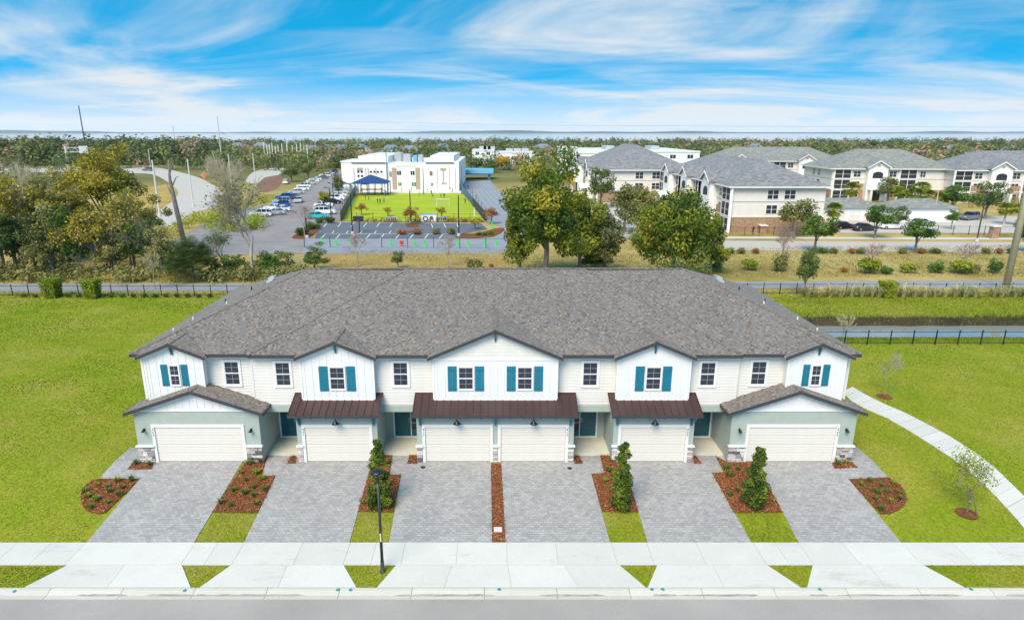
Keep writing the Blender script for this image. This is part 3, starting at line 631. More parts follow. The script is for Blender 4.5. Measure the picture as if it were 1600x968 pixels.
# --- gables
def gable(xc, hw, hf, Y, z0, za_s, trimz=None, boards=.41):
    half = hw; slope = za_s; ze = 6.12; za = ze + slope*hf; yf = Y - .3
    zw = lambda x: za - slope*abs(x-xc) - .09
    # board and batten wall
    pent = [(xc-half,Y,z0),(xc+half,Y,z0),(xc+half,Y,zw(xc+half)),(xc,Y,zw(xc)),(xc-half,Y,zw(xc-half))]
    MB().prism(pent, (0, 1.15 - Y + .3, 0)).build('gable_wall', BATTENW, TH)
    x = xc - half + boards/2
    while x < xc + half - .02:
        zt = min(zw(x-.02), zw(x+.02)); zt = min(zt, trimz) if trimz else zt
        MB().box(x-.02, x+.02, Y-.018, Y, z0+.05, zt).build('batten', BATTENW, TH); x += boards
    MB().box(xc-half-.004, xc+half+.004, Y-.03, Y+.004, z0-.05, z0+.07).build('base_trim', TRIM, TH)
    for sx in (-1, 1): MB().box(xc+sx*half-.05, xc+sx*half+.05, Y-.024, Y+.05, z0+.07, zw(xc+half)-.02).build('corner_board', TRIM, TH)
    if trimz:
        MB().box(xc-half+.06, xc+half-.06, Y-.03, Y, trimz, trimz+.12).build('band_board', TRIM, TH)
        z = trimz + .12
        while True:
            hx0 = (za - .09 - z)/slope; z1 = min(z+.185, za-.09); hx1 = (za-.09-z1)/slope
            if hx0 < .12: break
            hx0 = min(hx0, half-.06); hx1 = min(hx1, half-.06)
            MB().prism([(xc-hx0,Y-.022,z),(xc+hx0,Y-.022,z),(xc+hx1,Y-.006,z1),(xc-hx1,Y-.006,z1)], (0,.02,0)).build('siding_board', LAP, TH); z += .185
    # roof planes
    yr = .6 + (za - ZE)/MS; ye = .6 + (ze-ZE)/MS + .02
    gr = MB()
    for sx in (-1, 1):
        P = [(xc,yf,za),(xc+sx*hf,yf,ze),(xc+sx*hf,ye,ze),(xc,yr,za)]
        if sx > 0: P = P[::1]
        b = slab(P, .06); off = len(gr.v); gr.v += b.v; gr.f += [tuple(i+off for i in f) for f in b.f]; gr.m += b.m
    g_ = gr.build('gable_roof', SHING, TH, uv=True); caps((xc,yf,za+.005),(xc,yr,za+.005), w=.13, dr=.42)
    for sx in (-1, 1):  # rake fascia
        MB().prism([(xc,yf-.025,za-.015),(xc+sx*(hf+.02),yf-.025,ze-.022),(xc+sx*(hf+.02),yf-.025,ze-.20),(xc,yf-.025,za-.20)], (0,.05,0)).build('rake_fascia', DARKM, TH)
        MB().prism([(xc,yf+.03,za-.07),(xc+sx*hf,yf+.03,ze-.07),(xc+sx*hf,yf+.03,ze-.10),(xc,yf+.03,za-.10)], (0,.28,0)).build('rake_soffit', TRIM, TH)
    # teal apex bracket
    br = MB(); br.box(xc-.045,xc+.045,Y-.25,Y-.02,za-.36,za-.28); br.box(xc-.045,xc+.045,Y-.09,Y-.02,za-.74,za-.36)
    br.prism([(xc-.04,Y-.25,za-.36),(xc-.04,Y-.17,za-.36),(xc-.04,Y-.08,za-.62),(xc-.04,Y-.08,za-.72)], (.08,0,0)); br.build('bracket', TEAL, TH)
    return za
# --- windows
panes = {}
def window(xc, z0, z1, wd, Y, trim=.11, lights=2):
    fr = MB(); h = z1 - z0; t_ = trim
    fr.box(xc-wd/2-t_, xc+wd/2+t_, Y-.045, Y, z1, z1+t_); fr.box(xc-wd/2-t_, xc+wd/2+t_, Y-.055, Y, z0-t_, z0)
    fr.box(xc-wd/2-t_, xc-wd/2, Y-.04, Y, z0, z1); fr.box(xc+wd/2, xc+wd/2+t_, Y-.04, Y, z0, z1)
    wn = fr.build('window', TRIM, TH)
    MB().box(xc-wd/2, xc+wd/2, Y-.03, Y-.002, (z0+z1)/2-.03, (z0+z1)/2+.03).box(xc-wd/2,xc-wd/2+.03,Y-.026,Y-.002,z0,z1).box(xc+wd/2-.03,xc+wd/2,Y-.026,Y-.002,z0,z1).box(xc-wd/2,xc+wd/2,Y-.024,Y-.002,z1-.03,z1).box(xc-wd/2,xc+wd/2,Y-.024,Y-.002,z0,z0+.03).build('sash', TRIM, wn)
    key = (round(wd,2), round(h,2)); pw, ph = wd/2-.001, h/4-.001
    if key not in panes: panes[key] = MB().box(-pw/2,pw/2,-.006,.006,-ph/2,ph/2).mesh('pane', GLASS)
    for i in range(2):
        for j in range(4): link('pane', panes[key], wn, (xc+(i-.5)*wd/2, Y-.008, z0 + h*(j+.5)/4))
    mu = MB(); mu.box(xc-.007, xc+.007, Y-.019, Y-.003, z0, z1)
    for zf in (.25, .75): mu.box(xc-wd/2, xc+wd/2, Y-.018, Y-.003, z0+h*zf-.007, z0+h*zf+.007)
    mu.build('muntin', GREYP, wn); return wn
def shutter(xc, wd, z0, z1, Y):
    b = MB(); n = 4; bw = wd/n
    for i in range(n): b.box(xc-wd/2+i*bw+.004, xc-wd/2+(i+1)*bw-.004, Y-.03, Y-.002, z0, z1)
    for zf in (.12, .86): b.box(xc-wd/2+.004, xc+wd/2-.004, Y-.05, Y-.03, z0+(z1-z0)*zf-.05, z0+(z1-z0)*zf+.05)
    b.build('shutter', TEAL, TH)
GY_ = .5
gable(0, 3.4, 3.67, GY_, 3.52, .43, trimz=5.86)
for s in (-1, 1):
    gable(s*8.69, 1.99, 2.2, GY_, 3.52, .42)
    gable(s*17.66, 1.57, 1.86, .62, 3.4, .42)
    for xc in (1.62, 8.69):
        window(s*xc, 4.18, 5.46, .80, GY_-.016, .05)
        for q in (-1, 1): shutter(s*xc + q*.75, .50, 4.06, 5.52, GY_)
    window(s*17.66, 4.38, 5.52, .50, .604, .05)
    for q in (-1, 1): shutter(s*17.66 + q*.55, .38, 4.32, 5.58, .62)
    for xc, Y in ((5.28, 1.0), (11.83, 1.0), (14.72, 1.15)): window(s*xc, 4.2, 5.56, .80, Y-.015, .12)
# --- stone piers
srng = random.Random(4)
def pier(x0, x1, Y, z1=.96, side=0):
    root = MB().box(x0, x1, Y-.03, Y+.28, 0, z1).build('stone_base', MORTAR, TH)
    z = .0
    while z < z1 - .03:
        h = min(srng.choice([.09,.12,.15,.17]), z1 - z)
        if z1 - z - h < .06: h = z1 - z
        x = x0 + .004
        while x < x1 - .02:
            wv = min(srng.uniform(.18, .48), x1 - x)
            if x1 - x - wv < .1: wv = x1 - x
            pr = srng.uniform(.035, .075)
            b = MB(); e = .010
            b.v += [(x+.005,Y-.03,z+.005),(x+wv-.005,Y-.03,z+.005),(x+wv-.005,Y-.03,z+h-.005),(x+.005,Y-.03,z+h-.005),(x+.005+e,Y-.03-pr,z+.005+e),(x+wv-.005-e,Y-.03-pr*srng.uniform(.7,1.1),z+.005+e),(x+wv-.005-e,Y-.03-pr,z+h-.005-e),(x+.005+e,Y-.03-pr*srng.uniform(.7,1.1),z+h-.005-e)]
            b.f += [(4,5,6,7),(0,1,5,4),(1,2,6,5),(2,3,7,6),(3,0,4,7)]; b.m += [0]*5
            b.build('stone', srng.choice(STONES), root); x += wv
        z += h
    MB().box(x0-.05, x1+.05, Y-.15, Y+.04, z1, z1+.075).build('stone_cap', TRIM, root)
    return root
# --- garage doors
def garage_door(x0, x1, Y, h=2.13):
    tr = .16; b = MB(); b.box(x0-tr, x0, Y-.05, Y+.1, 0, h+tr).box(x1, x1+tr, Y-.05, Y+.1, 0, h+tr).box(x0, x1, Y-.05, Y+.1, h, h+tr)
    gd = b.build('garage_door', TRIM, TH); sh = h/4
    m = MB(); w_ = x1 - x0
    m.box(.01, w_-.01, .03, .06, .006, sh-.006)
    for k in range(3): m.prism([(.012,.03,.012+k*(sh-.02)/3),(.012,.006,.024+k*(sh-.02)/3),(.012,.006,(k+1)*(sh-.02)/3),(.012,.03,.01+(k+1)*(sh-.02)/3)], (w_-.024,0,0))
    me = m.mesh('door_section', GDOOR)
    for i in range(4): link('door_section', me, gd, (x0, Y+.01, i*sh))
    MB().box(x0, x1, Y+.0, Y+.07, -.01, .012).build('door_seal', BLACK, gd)
    return gd
def number(txt, x, z, Y):
    for i, ch in enumerate(txt):
        c = bpy.data.curves.new('n', 'FONT'); c.body = ch; c.size = .17; c.align_x = 'CENTER'; c.extrude = .006
        o = bpy.data.objects.new('n', c); COL.objects.link(o); dg = bpy.context.evaluated_depsgraph_get(); me = bpy.data.meshes.new_from_object(o.evaluated_get(dg)); bpy.data.objects.remove(o)
        me.materials.clear(); me.materials.append(BLACK); q = link('house_number', me, TH, (x, Y, z - i*.17), (R(90), 0, 0)); 
def sconce(x, z, Y):
    MB().box(x-.05,x+.05,Y-.02,Y,z-.02,z+.14).tube([(x,Y-.01,z+.08),(x,Y-.10,z+.17),(x,Y-.17,z+.12)], .015, 6).lathe([(.025,.13),(.04,.10),(.11,0),(.105,-.005),(.02,.09)], (x,Y-.17,z), 14).build('wall_sconce', BLACK, TH, True)
def barn_lamp(x, z, Y):
    MB().lathe([(.0,.04),(.06,.04),(.06,.0)], (x,Y-.03,z+.3), 12).tube([(x,Y,z+.32),(x,Y-.12,z+.42),(x,Y-.28,z+.42),(x,Y-.34,z+.3),(x,Y-.34,z+.2)], .018, 6).lathe([(.03,.22),(.05,.16),(.09,.12),(.12,.06),(.21,0),(.205,-.01),(.11,.05),(.03,.15)], (x,Y-.34,z), 18).build('barn_lamp', BLACK, TH, True)
def stucco_wall(x0, x1, Y, z1, doors):
    """front wall with garage openings as boxes butted end to end"""
    xs_ = [x0] + [v for d in doors for v in d] + [x1]
    for a, c in zip(xs_[0::2], xs_[1::2]): wallbox(a, c, Y, Y+.2, 0, z1, SAGE)
    for a, c in doors: wallbox(a, c, Y, Y+.2, 2.13, z1, SAGE)
def entry(xa, xb, s, sidelight, Y=2.9):
    """porch between x=xa..xb; s = side of the row"""
    MB().box(xa, xb, .72, 4.2, -.06, .10).build('porch_floor', PORCH, TH)
    MB().box(xa+.002, xb-.002, Y, 4.19, .1, 2.62).build('porch_wall', SAGE, TH)
    MB().box(xa, xb, .92, 4.2, 2.62, 2.98).build('porch_beam', SAGE, TH)
    dx0, dx1 = sidelight
    fr = MB().box(dx0-.09, dx0, Y-.05, Y+.01, .1, 2.4).box(dx1, dx1+.09, Y-.05, Y+.01, .1, 2.4).box(dx0-.09, dx1+.09, Y-.06, Y+.01, 2.4, 2.5).box(dx0-.09, dx1+.09, Y-.13, Y, .1, .16)
    d = fr.build('entry_door', TRIM, TH)
    dw = .95; q0, q1 = (dx0, dx0+dw) if s < 0 else (dx1-dw, dx1)
    if dx1 - dx0 < 1.2: q0, q1 = dx0, dx1
    p = MB().box(q0, q1, Y-.03, Y-.002, .16, 2.4)
    for zz0, zz1 in ((.3,.85),(.97,1.55),(1.67,2.28)):
        for f0, f1 in ((.1,.46),(.54,.9)): p.box(q0+(q1-q0)*f0, q0+(q1-q0)*f1, Y-.042, Y-.03, zz0, zz1)
    p.build('door_leaf', DOORT, d)
    hx = q1-.08 if s < 0 else q0+.08; MB().box(hx-.02,hx+.02,Y-.06,Y-.03,1.05,1.35).lathe([(0,.02),(.03,.01),(.03,-.01),(0,-.02)], (hx,Y-.09,1.1), 10).build('door_handle', STEEL, d)
    if dx1 - dx0 > 1.2:
        a, c = (q1+.05, dx1) if s < 0 else (dx0, q0-.05)
        MB().box(a, c, Y-.02, Y-.002, .55, 2.4).build('sidelight', GLASS, d); MB().box(a, c, Y-.028, Y-.002, .16, .55).build('sidelight_panel', DOORT, d); MB().box(min(a,c) if s > 0 and False else (q1 if s < 0 else q0-.05), (q1+.05 if s < 0 else q0), Y-.035, Y-.001, .16, 2.4).build('door_mullion', TRIM, d)
        for zz0 in (1.02, 1.48, 1.94): MB().box(a, c, Y-.03, Y-.018, zz0-.012, zz0+.012).build('sidelight_bar', TRIM, d)
# outer units
NUM = {(-1,2): '425', (-1,1): '421', (-1,0): '417', (1,0): '413', (1,1): '409', (1,2): '405'}
for s in (-1, 1):
    a, c = min(s*13.06, s*19.95), max(s*13.06, s*19.95); d0, d1 = min(s*14.08, s*18.9), max(s*14.08, s*18.9)
    stucco_wall(a, c, 0, 3.12, [(d0-.16, d1+.16)]); garage_door(d0, d1, 0)
    for q0, q1 in ((a, a+.2), (c-.2, c)): wallbox(q0, q1, .2, 4.2, 0, 3.12, SAGE)
    pier(a-.03, d0-.16, 0); pier(d1+.16, c+.03, 0)
    for x in (d0-.55, d1+.55): sconce(x, 1.92, 0)
    number(NUM[(s,2)], s*18.98, 1.95, -.056)
    # low gable over garage
    xc, hf, zt, ze, yf, sl_ = s*16.5, 3.79, 4.42, 3.11, -.32, (4.42-3.11)/3.79
    MB().prism([(a, -.01, 3.12), (c, -.01, 3.12), (c, -.01, zt-.1-sl_*abs(c-xc)), (xc, -.01, zt-.1), (a, -.01, zt-.1-sl_*abs(a-xc))], (0,.2,0)).build('garage_gable', BATTENW, TH)
    MB().box(a-.01, c+.01, -.045, -.012, 3.08, 3.18).build('band_board', TRIM, TH)
    x = a + .3
    while x < c - .2:
        zz1 = zt - .12 - sl_*(abs(x-xc)+.02)
        if zz1 > 3.26: MB().box(x-.02, x+.02, -.03, -.012, 3.18, zz1).build('batten', BATTENW, TH)
        x += .41
    gr = MB()
    for q in (-1, 1):
        b = slab([(xc,yf,zt),(xc+q*hf,yf,ze),(xc+q*hf,1.16,ze),(xc,1.16,zt)], .06); off = len(gr.v); gr.v += b.v; gr.f += [tuple(i+off for i in f) for f in b.f]; gr.m += b.m
        MB().prism([(xc,yf-.025,zt-.015),(xc+q*(hf+.02),yf-.025,ze-.022),(xc+q*(hf+.02),yf-.025,ze-.20),(xc,yf-.025,zt-.20)], (0,.05,0)).build('rake_fascia', DARKM, TH)
        MB().box(min(xc+q*hf,xc+q*(hf+.05)), max(xc+q*hf,xc+q*(hf+.05)), yf+.03, 1.14, ze-.18, ze-.01).build('fascia', DARKM, TH)
    gr.build('garage_roof', SHING, TH, uv=True); caps((xc,yf,zt+.005),(xc,.6,zt+.005), w=.13, dr=.345)
    # inner single unit
    a, c = min(s*6.55, s*11.02), max(s*6.55, s*11.02); xc = s*8.78; d0, d1 = xc-1.8, xc+1.8
    stucco_wall(a, c, 0, 3.14, [(d0-.16, d1+.16)]); garage_door(d0, d1, 0)
    for q0, q1 in ((a, a+.2), (c-.2, c)): wallbox(q0, q1, .2, 4.2, 0, 3.14, SAGE)
    pier(a-.03, d0-.16, 0); pier(d1+.16, c+.03, 0); barn_lamp(s*8.74, 2.5, -.02)
    number(NUM[(s,1)], s*8.78 + 1.88*(1 if s > 0 else -1), 1.95, -.056)
    entry(min(s*11.02,s*13.06), max(s*11.02,s*13.06), s, (min(s*11.98,s*12.9)+(-.0), max(s*11.98,s*12.9)))
    entry(min(s*4.36,s*6.55), max(s*4.36,s*6.55), s, (min(s*4.62,s*6.05), max(s*4.62,s*6.05)))
    d0, d1 = (-3.9,-.3) if s < 0 else (.3, 3.9)
    garage_door(d0, d1, 0); barn_lamp(s*2.1, 2.5, -.02); number(NUM[(s,0)], s*3.98, 1.95, -.056)
    q0, q1 = (s*4.36, s*4.16); wallbox(min(q0,q1), max(q0,q1), .2, 4.2, 0, 3.14, SAGE)
    pier(min(s*4.06,s*4.39), max(s*4.06,s*4.39), 0)
stucco_wall(-4.36, 4.36, 0, 3.14, [(-4.06,-.14),(.14,4.06)])
pier(-.14, .14, 0)
# --- metal awnings
def awning(xc, hw, braces, tails):
    y0, z0, y1, z1 = -.62, 3.10, 1.0, 3.72; n = max(1, round(2*hw/.41)); pw = 2*hw/n
    an = MB().prism([(xc-hw,y0,z0-.05),(xc-hw,y1,z1-.05),(xc-hw,y1,z1-.012),(xc-hw,y0,z0-.012)][::-1], (2*hw,0,0)).build('metal_awning', DARKM, TH)
    pm = MB().prism([(.004,y0,z0-.010),(.004,y1,z1-.010),(.004,y1,z1),(.004,y0,z0)][::-1], (pw-.008,0,0)).mesh('roof_panel', AWN)
    sm = MB().prism([(-.016,y0-.01,z0-.01),(-.016,y1,z1-.01),(-.016,y1,z1+.045),(-.016,y0-.01,z0+.045)][::-1], (.032,0,0)).mesh('standing_seam', AWN)
    for i in range(n): link('roof_panel', pm, an, (xc-hw+i*pw,0,0))
    for i in range(n+1): link('standing_seam', sm, an, (xc-hw+i*pw,0,0))
    MB().box(xc-hw-.02, xc+hw+.02, y0-.035, y0-.012, z0-.15, z0+.0).build('awning_fascia', DARKM, an)
    MB().box(xc-hw, xc+hw, .99, 1.03, z1-.03, z1+.06).build('awning_flashing', AWN, an)
    for x in braces:
        b = MB().box(x-.05,x+.05,-.10,-.005,2.28,3.0).box(x-.05,x+.05,-.56,-.10,2.92,3.02)
        b.prism([(x-.045,-.50,2.92),(x-.045,-.38,2.92),(x-.045,-.09,2.46),(x-.045,-.09,2.32)], (.09,0,0)); b.build('bracket', TEAL, TH)
    for x in tails: MB().box(x-.045,x+.045,-.56,-.002,2.86,3.0).build('rafter_tail', TEAL, TH)
for s in (-1, 1): awning(s*8.78, 2.46, [s*8.78-2.05, s*8.78+2.05], [s*8.78+t_ for t_ in (-1.23,-.41,.41,1.23)])
awning(0, 4.5, [-4.16, 0, 4.16], [-3.3,-2.45,-1.6,-.8,.8,1.6,2.45,3.3])
MB().box(-19.9,19.9,.2,16,-.7,-.02).build('foundation', MORTAR, TH)
MB().box(-19.68,19.68,1.3,4.2,3.05,3.2).build('floor_deck', MORTAR, TH)
# ================================================================== VEGETATION
def crown(name, clumps, nleaf, size, mat, seed, asp=.55, spread=.22, up=.35, tbase=.45, shell=.35):
    g = np.random.default_rng(seed); C = np.array(clumps, float); wgt = C[:,3]**2; wgt /= wgt.sum()
    k = g.choice(len(C), nleaf, p=wgt); d = unit(g.normal(size=(nleaf,3))); rr = C[k,3]*np.power(g.uniform(0, 1, nleaf), shell)
    pos = C[k,:3] + d*rr[:,None]*np.array([1,1,.82]); nr = unit(d*.7 + g.normal(size=(nleaf,3))*.6 + np.array([0,0,up]))
    ct = g.normal(tbase, spread, len(C)); tint = ct[k] + g.normal(0, .13, nleaf)
    return quads_mesh(name, leaf_quads(pos, nr, size, asp, g), mat, tint)
def limb_mesh(name, clumps, hgt, r0, mat, seed, fork=.35, nl=9, lean=0.0):
    g = random.Random(seed); b = MB(); top = Vector((lean*hgt, 0, hgt*.72)); pts = []; rad = []
    for i in range(7):
        f = i/6; pts.append(Vector((top.x*f + g.uniform(-1,1)*.02*hgt*f, g.uniform(-1,1)*.02*hgt*f, top.z*f))); rad.append(r0*(1.25 if i == 0 else 1-.72*f))
    b.tube(pts, rad, 7)
    cl = sorted(clumps, key=lambda c: -c[3])[:nl]
    for c in cl:
        f = g.uniform(fork, .9); k = int(f*6); p0 = pts[k]; e = Vector(c[:3]); m = p0.lerp(e, .5) + Vector((0,0,-.04*hgt)) + Vector((g.uniform(-1,1), g.uniform(-1,1), 0))*.03*hgt
        b.tube([p0, m, e], [rad[k]*.6, rad[k]*.36, rad[k]*.1], 5)
    return b.mesh(name, mat)
def clumps_round(seed, n, rx, rz, zc, cr, hollow=.5, irregular=.25):
    g = np.random.default_rng(seed); out = []
    for i in range(n):
        d = g.normal(size=3); d /= np.linalg.norm(d); r = g.uniform(hollow, 1.0)
        if d[2] < -.6: d[2] *= .4
        j = 1 + g.uniform(-irregular, irregular)
        out.append((d[0]*rx*r*j, d[1]*rx*r*j, zc + d[2]*rz*r*j, cr*g.uniform(.65, 1.3)))
    return out
# archetypes are one unit tall... stored at real size: (trunk mesh, crown mesh, height, width)
ARCH = {}
def arch(key, kind, h, wd, n, leaf, cl=None, trunk=BARK, tr=.03, seed=1, ncl=26, zc=.60, rz=.40, cr=.17, hollow=.45, spread=.22, tbase=.45, shell=.35, up=.35, lean=0, asp=.55):
    c = cl or clumps_round(seed, ncl, wd/2*.80, h*rz*.85, h*zc, wd*cr, hollow)
    cm_ = crown('crown', c, n, leaf, LF[kind], seed+50, asp=asp, spread=spread, tbase=tbase, shell=shell, up=up)
    tm = limb_mesh('trunk', c, h, h*tr, trunk, seed+90, lean=lean)
    ARCH[key] = (tm, cm_, h, wd)
arch('oak1', 'oak', 14, 13, 20000, .20, seed=1, ncl=80, zc=.50, rz=.56, cr=.115, hollow=.45)
arch('oak2', 'oak', 11, 13, 18000, .20, seed=2, ncl=76, zc=.48, rz=.56, cr=.115, hollow=.45, tbase=.45)
arch('oak3', 'oak', 10, 7, 7000, .20, seed=3, ncl=40, zc=.48, rz=.56, cr=.14, tbase=.55)
arch('dull', 'olive', 9, 6, 4500, .17, seed=4, ncl=30, zc=.5, rz=.54, cr=.14, tbase=.25)
arch('yel1', 'yellow', 17, 12, 9000, .19, seed=5, ncl=44, zc=.66, rz=.36, cr=.11, hollow=.35, spread=.25)
arch('yel2', 'yellow', 13, 9, 5000, .19, seed=6, ncl=30, zc=.62, rz=.38, cr=.12, hollow=.3, tbase=.3, spread=.3)
arch('scr1', 'dark', 10, 9, 6000, .19, seed=7, ncl=36, zc=.5, rz=.5, cr=.13, hollow=.3, tbase=.55, spread=.3)
arch('scr2', 'olive', 10, 8, 4500, .18, seed=8, ncl=32, zc=.5, rz=.5, cr=.13, hollow=.3, spread=.3)
arch('scr3', 'green', 8, 7, 4000, .18, seed=9, ncl=28, zc=.5, rz=.5, cr=.14, hollow=.3)
arch('street1', 'green', 6, 5, 2600, .17, seed=10, ncl=22, zc=.64, rz=.34, cr=.16)
arch('street2', 'olive', 6, 6, 2600, .18, seed=11, ncl=22, zc=.62, rz=.36, cr=.16)
arch('street3', 'dark', 6.5, 6, 2600, .18, seed=12, ncl=22, zc=.58, rz=.40, cr=.16, tbase=.6)
arch('autumn1', 'autumn', 5, 4, 1300, .15, seed=13, ncl=18, zc=.62, rz=.36, cr=.15, hollow=.3)
arch('autumn2', 'yellow', 5, 4, 1300, .15, seed=14, ncl=18, zc=.62, rz=.36, cr=.15, hollow=.3)
arch('gold1', 'gold', 9, 8, 2200, .25, seed=15, ncl=22, zc=.58, rz=.4, cr=.16)
arch('pinkt', 'pink', 7, 6, 1800, .17, seed=16, ncl=24, zc=.58, rz=.4, cr=.14)
arch('pine1', 'dark', 14, 6, 2200, .25, seed=17, ncl=16, zc=.82, rz=.18, cr=.2, hollow=.2, trunk=BARK, tr=.018, tbase=.7)
def bush(key, kind, n, leaf, seed, w_=1.0, h_=.8, tb=.5, spread=.2, ncl=16):
    c = [(x*w_, y*w_, max(.1, z)*h_, .26) for x, y, z, r in clumps_round(seed, ncl, .36, .34, .44, .26, .3)]
    ARCH[key] = (None, crown('foliage', c, n, leaf, LF[kind], seed+7, tbase=tb, spread=spread), h_, w_)
bush('bush_g', 'green', 1100, .06, 21); bush('bush_y', 'hedge', 1100, .06, 22); bush('bush_o', 'olive', 1100, .055, 23); bush('bush_d', 'dark', 1200, .055, 24, tb=.6); bush('bush_r', 'autumn', 900, .055, 25)
# bare branching trees
def bare(key, seed, h, wd, depth=5, r0=.02, mat=TWIG, tmat=BARK, leafk=None, nl=0, kids=3, first=.3, thin=.35, ls=.09):
    g = random.Random(seed); tb, bb = MB(), MB(); tips = []
    def grow(p, d, ln, r, k):
        m = p + d*ln*.5 + Vector((g.uniform(-1,1),g.uniform(-1,1),g.uniform(-.3,.6)))*ln*.09; e = p + d*ln + Vector((g.uniform(-1,1),g.uniform(-1,1),g.uniform(-.2,.6)))*ln*.12
        (tb if k <= 1 else bb).tube([p, m, e], [r, r*.8, r*.58], 6 if k <= 1 else 3, cap=False)
        if k >= depth-2: tips.append((m, e))
        if k >= depth: return
        for i in range(kids + (1 if k >= 2 else 0)):
            q = d.orthogonal().normalized(); q.rotate(Matrix.Rotation(g.uniform(0, 2*math.pi), 3, d).to_quaternion())
            nd_ = (d + q*g.uniform(.35, .95) + Vector((0,0,.12))).normalized()
            st = p.lerp(e, g.uniform(.45, 1.0)) if k else p.lerp(e, g.uniform(.5, 1.0))
            grow(st, nd_, ln*g.uniform(.55, .85), max(r*.52, .008), k+1)
    grow(Vector((0,0,0)), Vector((0,0,1)), h*first, h*r0, 0)
    zm = max([e.z for _, e in tips] + [1]); xm = max([abs(e.x) for _, e in tips] + [abs(e.y) for _, e in tips]); sz, sx_ = h/zm, wd/2/xm
    for b in (tb, bb): b.v = [(x*sx_, y*sx_, z*sz) for x, y, z in b.v]
    lm = None
    if leafk:
        gg = np.random.default_rng(seed); T = np.array([(e.x*sx_, e.y*sx_, e.z*sz) for _, e in tips]); k = gg.integers(0, len(T), nl); pos = T[k] + gg.normal(0, .35, (nl,3))
        lm = quads_mesh('leaves', leaf_quads(pos, unit(gg.normal(size=(nl,3))), ls, .55, gg), LF[leafk], gg.normal(.5, .22, nl))
    ARCH[key] = (tb.mesh('trunk', tmat), bb.mesh('branches', mat), h, wd, lm)
bare('bare1', 31, 13, 10, 6, .022, TWIG, BARKP, 'olive', 1500, kids=3, ls=.13)
bare('bare2', 32, 8, 7, 6, .018, M('pale_twigs', (.42,.36,.27), .9, .2), BARKP, kids=3)
bare('bare3', 33, 4, 3.4, 5, .016, TWIGP, TWIGP, kids=3)
bare('bare4', 34, 3.2, 2.4, 5, .014, M('straw_twigs', (.40,.36,.24), .9, .2), TWIG, 'hedge', 160, kids=3, ls=.05)
bare('bare5', 35, 9, 7, 6, .02, TWIG, BARK, 'yellow', 1700, kids=3, ls=.14)
bare('bare6', 36, 9, 6, 6, .018, TWIG, BARK, 'green', 900, kids=3, ls=.14)
bare('young', 37, 2.9, 2.0, 5, .034, TWIG, BARK, 'hedge', 1300, kids=3, first=.55, ls=.062)
# palms
def palm(key, seed, h, n=60, fl=1.7, kind='hedge'):
    g = np.random.default_rng(seed); V = []; T = []
    for i in range(n):
        a = g.uniform(0, 2*math.pi); el = g.uniform(-1.1, 1.3); d = np.array([math.cos(a)*math.cos(el), math.sin(a)*math.cos(el), math.sin(el)]); p = np.array([0,0,h]); L1 = fl*g.uniform(.45, .6)
        c = p + d*L1; s = unit(np.cross(d, [0,0,1])[None])[0]; u = np.cross(s, d); t_ = g.uniform(.1, .9)
        V += [p-s*.02, p+s*.02, c+s*.02, c-s*.02]; T.append(.1)
        for j in range(9):
            b_ = (j-4)/4*1.35; dd = d*math.cos(b_) + s*math.sin(b_); e = c + dd*fl*.55 + np.array([0,0,-.22*fl*g.uniform(.3,1)]); q = np.cross(dd, u)*.055*fl
            m_ = c + dd*fl*.3; V += [c, m_+q, e, m_-q]; T.append(t_ + g.normal(0,.12))
    cm_ = quads_mesh('fronds', np.array(V), LF[kind], np.array(T))
    tm = MB().tube([(0,0,0),(.03,0,h*.5),(0,0,h)], [.22,.17,.18], 8).mesh('trunk', BARKP); ARCH[key] = (tm, cm_, h+fl*.7, fl*2)
palm('palm1', 41, 3.8); palm('palm2', 42, 4.6); palm('palm3', 43, 3.2)
# palmetto: stacked fans
def palmetto(key, seed, w_, h_, n):
    g = np.random.default_rng(seed); V = []; T = []
    for i in range(n):
        a = g.uniform(0, 2*math.pi); r = w_/2*math.sqrt(g.uniform(0,1))*.9; zt = h_*(1 - (r/(w_/2))**2*.75)*g.uniform(.45, 1.0); c = np.array([math.cos(a)*r, math.sin(a)*r, zt])
        d = unit(np.array([[math.cos(a)*.8+g.normal(0,.4), math.sin(a)*.8+g.normal(0,.4), .5+g.normal(0,.3)]]))[0]; s = unit(np.cross(d, [0,0,1])[None])[0]; t_ = g.uniform(.1,.9)
        for j in range(7):
            b_ = (j-3)/3*1.3; dd = d*math.cos(b_)+s*math.sin(b_); e = c+dd*.75+np.array([0,0,-.12]); q = np.cross(dd, np.cross(s,d))*.05; m_ = c+dd*.4
            V += [c, m_+q, e, m_-q]; T.append(t_+g.normal(0,.1))
    ARCH[key] = (MB().tube([(0,0,0),(0,0,h_*.6)], [.15,.1], 6).mesh('trunk', BARK), quads_mesh('fronds', np.array(V), LF['dark'], np.array(T)), h_, w_)
palmetto('palmetto', 45, 6.5, 4.6, 620)
trng = random.Random(77)
def plant(key, px, py, top=None, wpx=None, label='', cat='tree', name=None, group=None, loc=None, h=None, wd=None):
    p = loc or G(px, py); a = ARCH[key]
    if h is None: r = ray(px, top); t_ = (p.y - CAMY)/r.y; h = CAMH + r.z*t_ - p.z
    if wd is None: wd = wpx/pxm(p.y, 0)
    root = empty(name or ('bush' if key.startswith('bush') else 'palm_tree' if key.startswith('palm') and key != 'palmetto' else 'tree'), p, trng.uniform(0, 6.28)); sc = (wd/a[3], wd/a[3], h/a[2])
    nm = ('trunk', 'branches' if key.startswith(('bare','young')) else 'fronds' if key.startswith('palm') else 'foliage' if key.startswith('bush') else 'crown')
    for n_, m_ in zip(nm, a[:2]):
        if m_: link(n_, m_, root, None, None, sc)
    if len(a) > 4 and a[4]: link('leaves', a[4], root, None, None, sc)
    tag(root, label, cat, group); return root
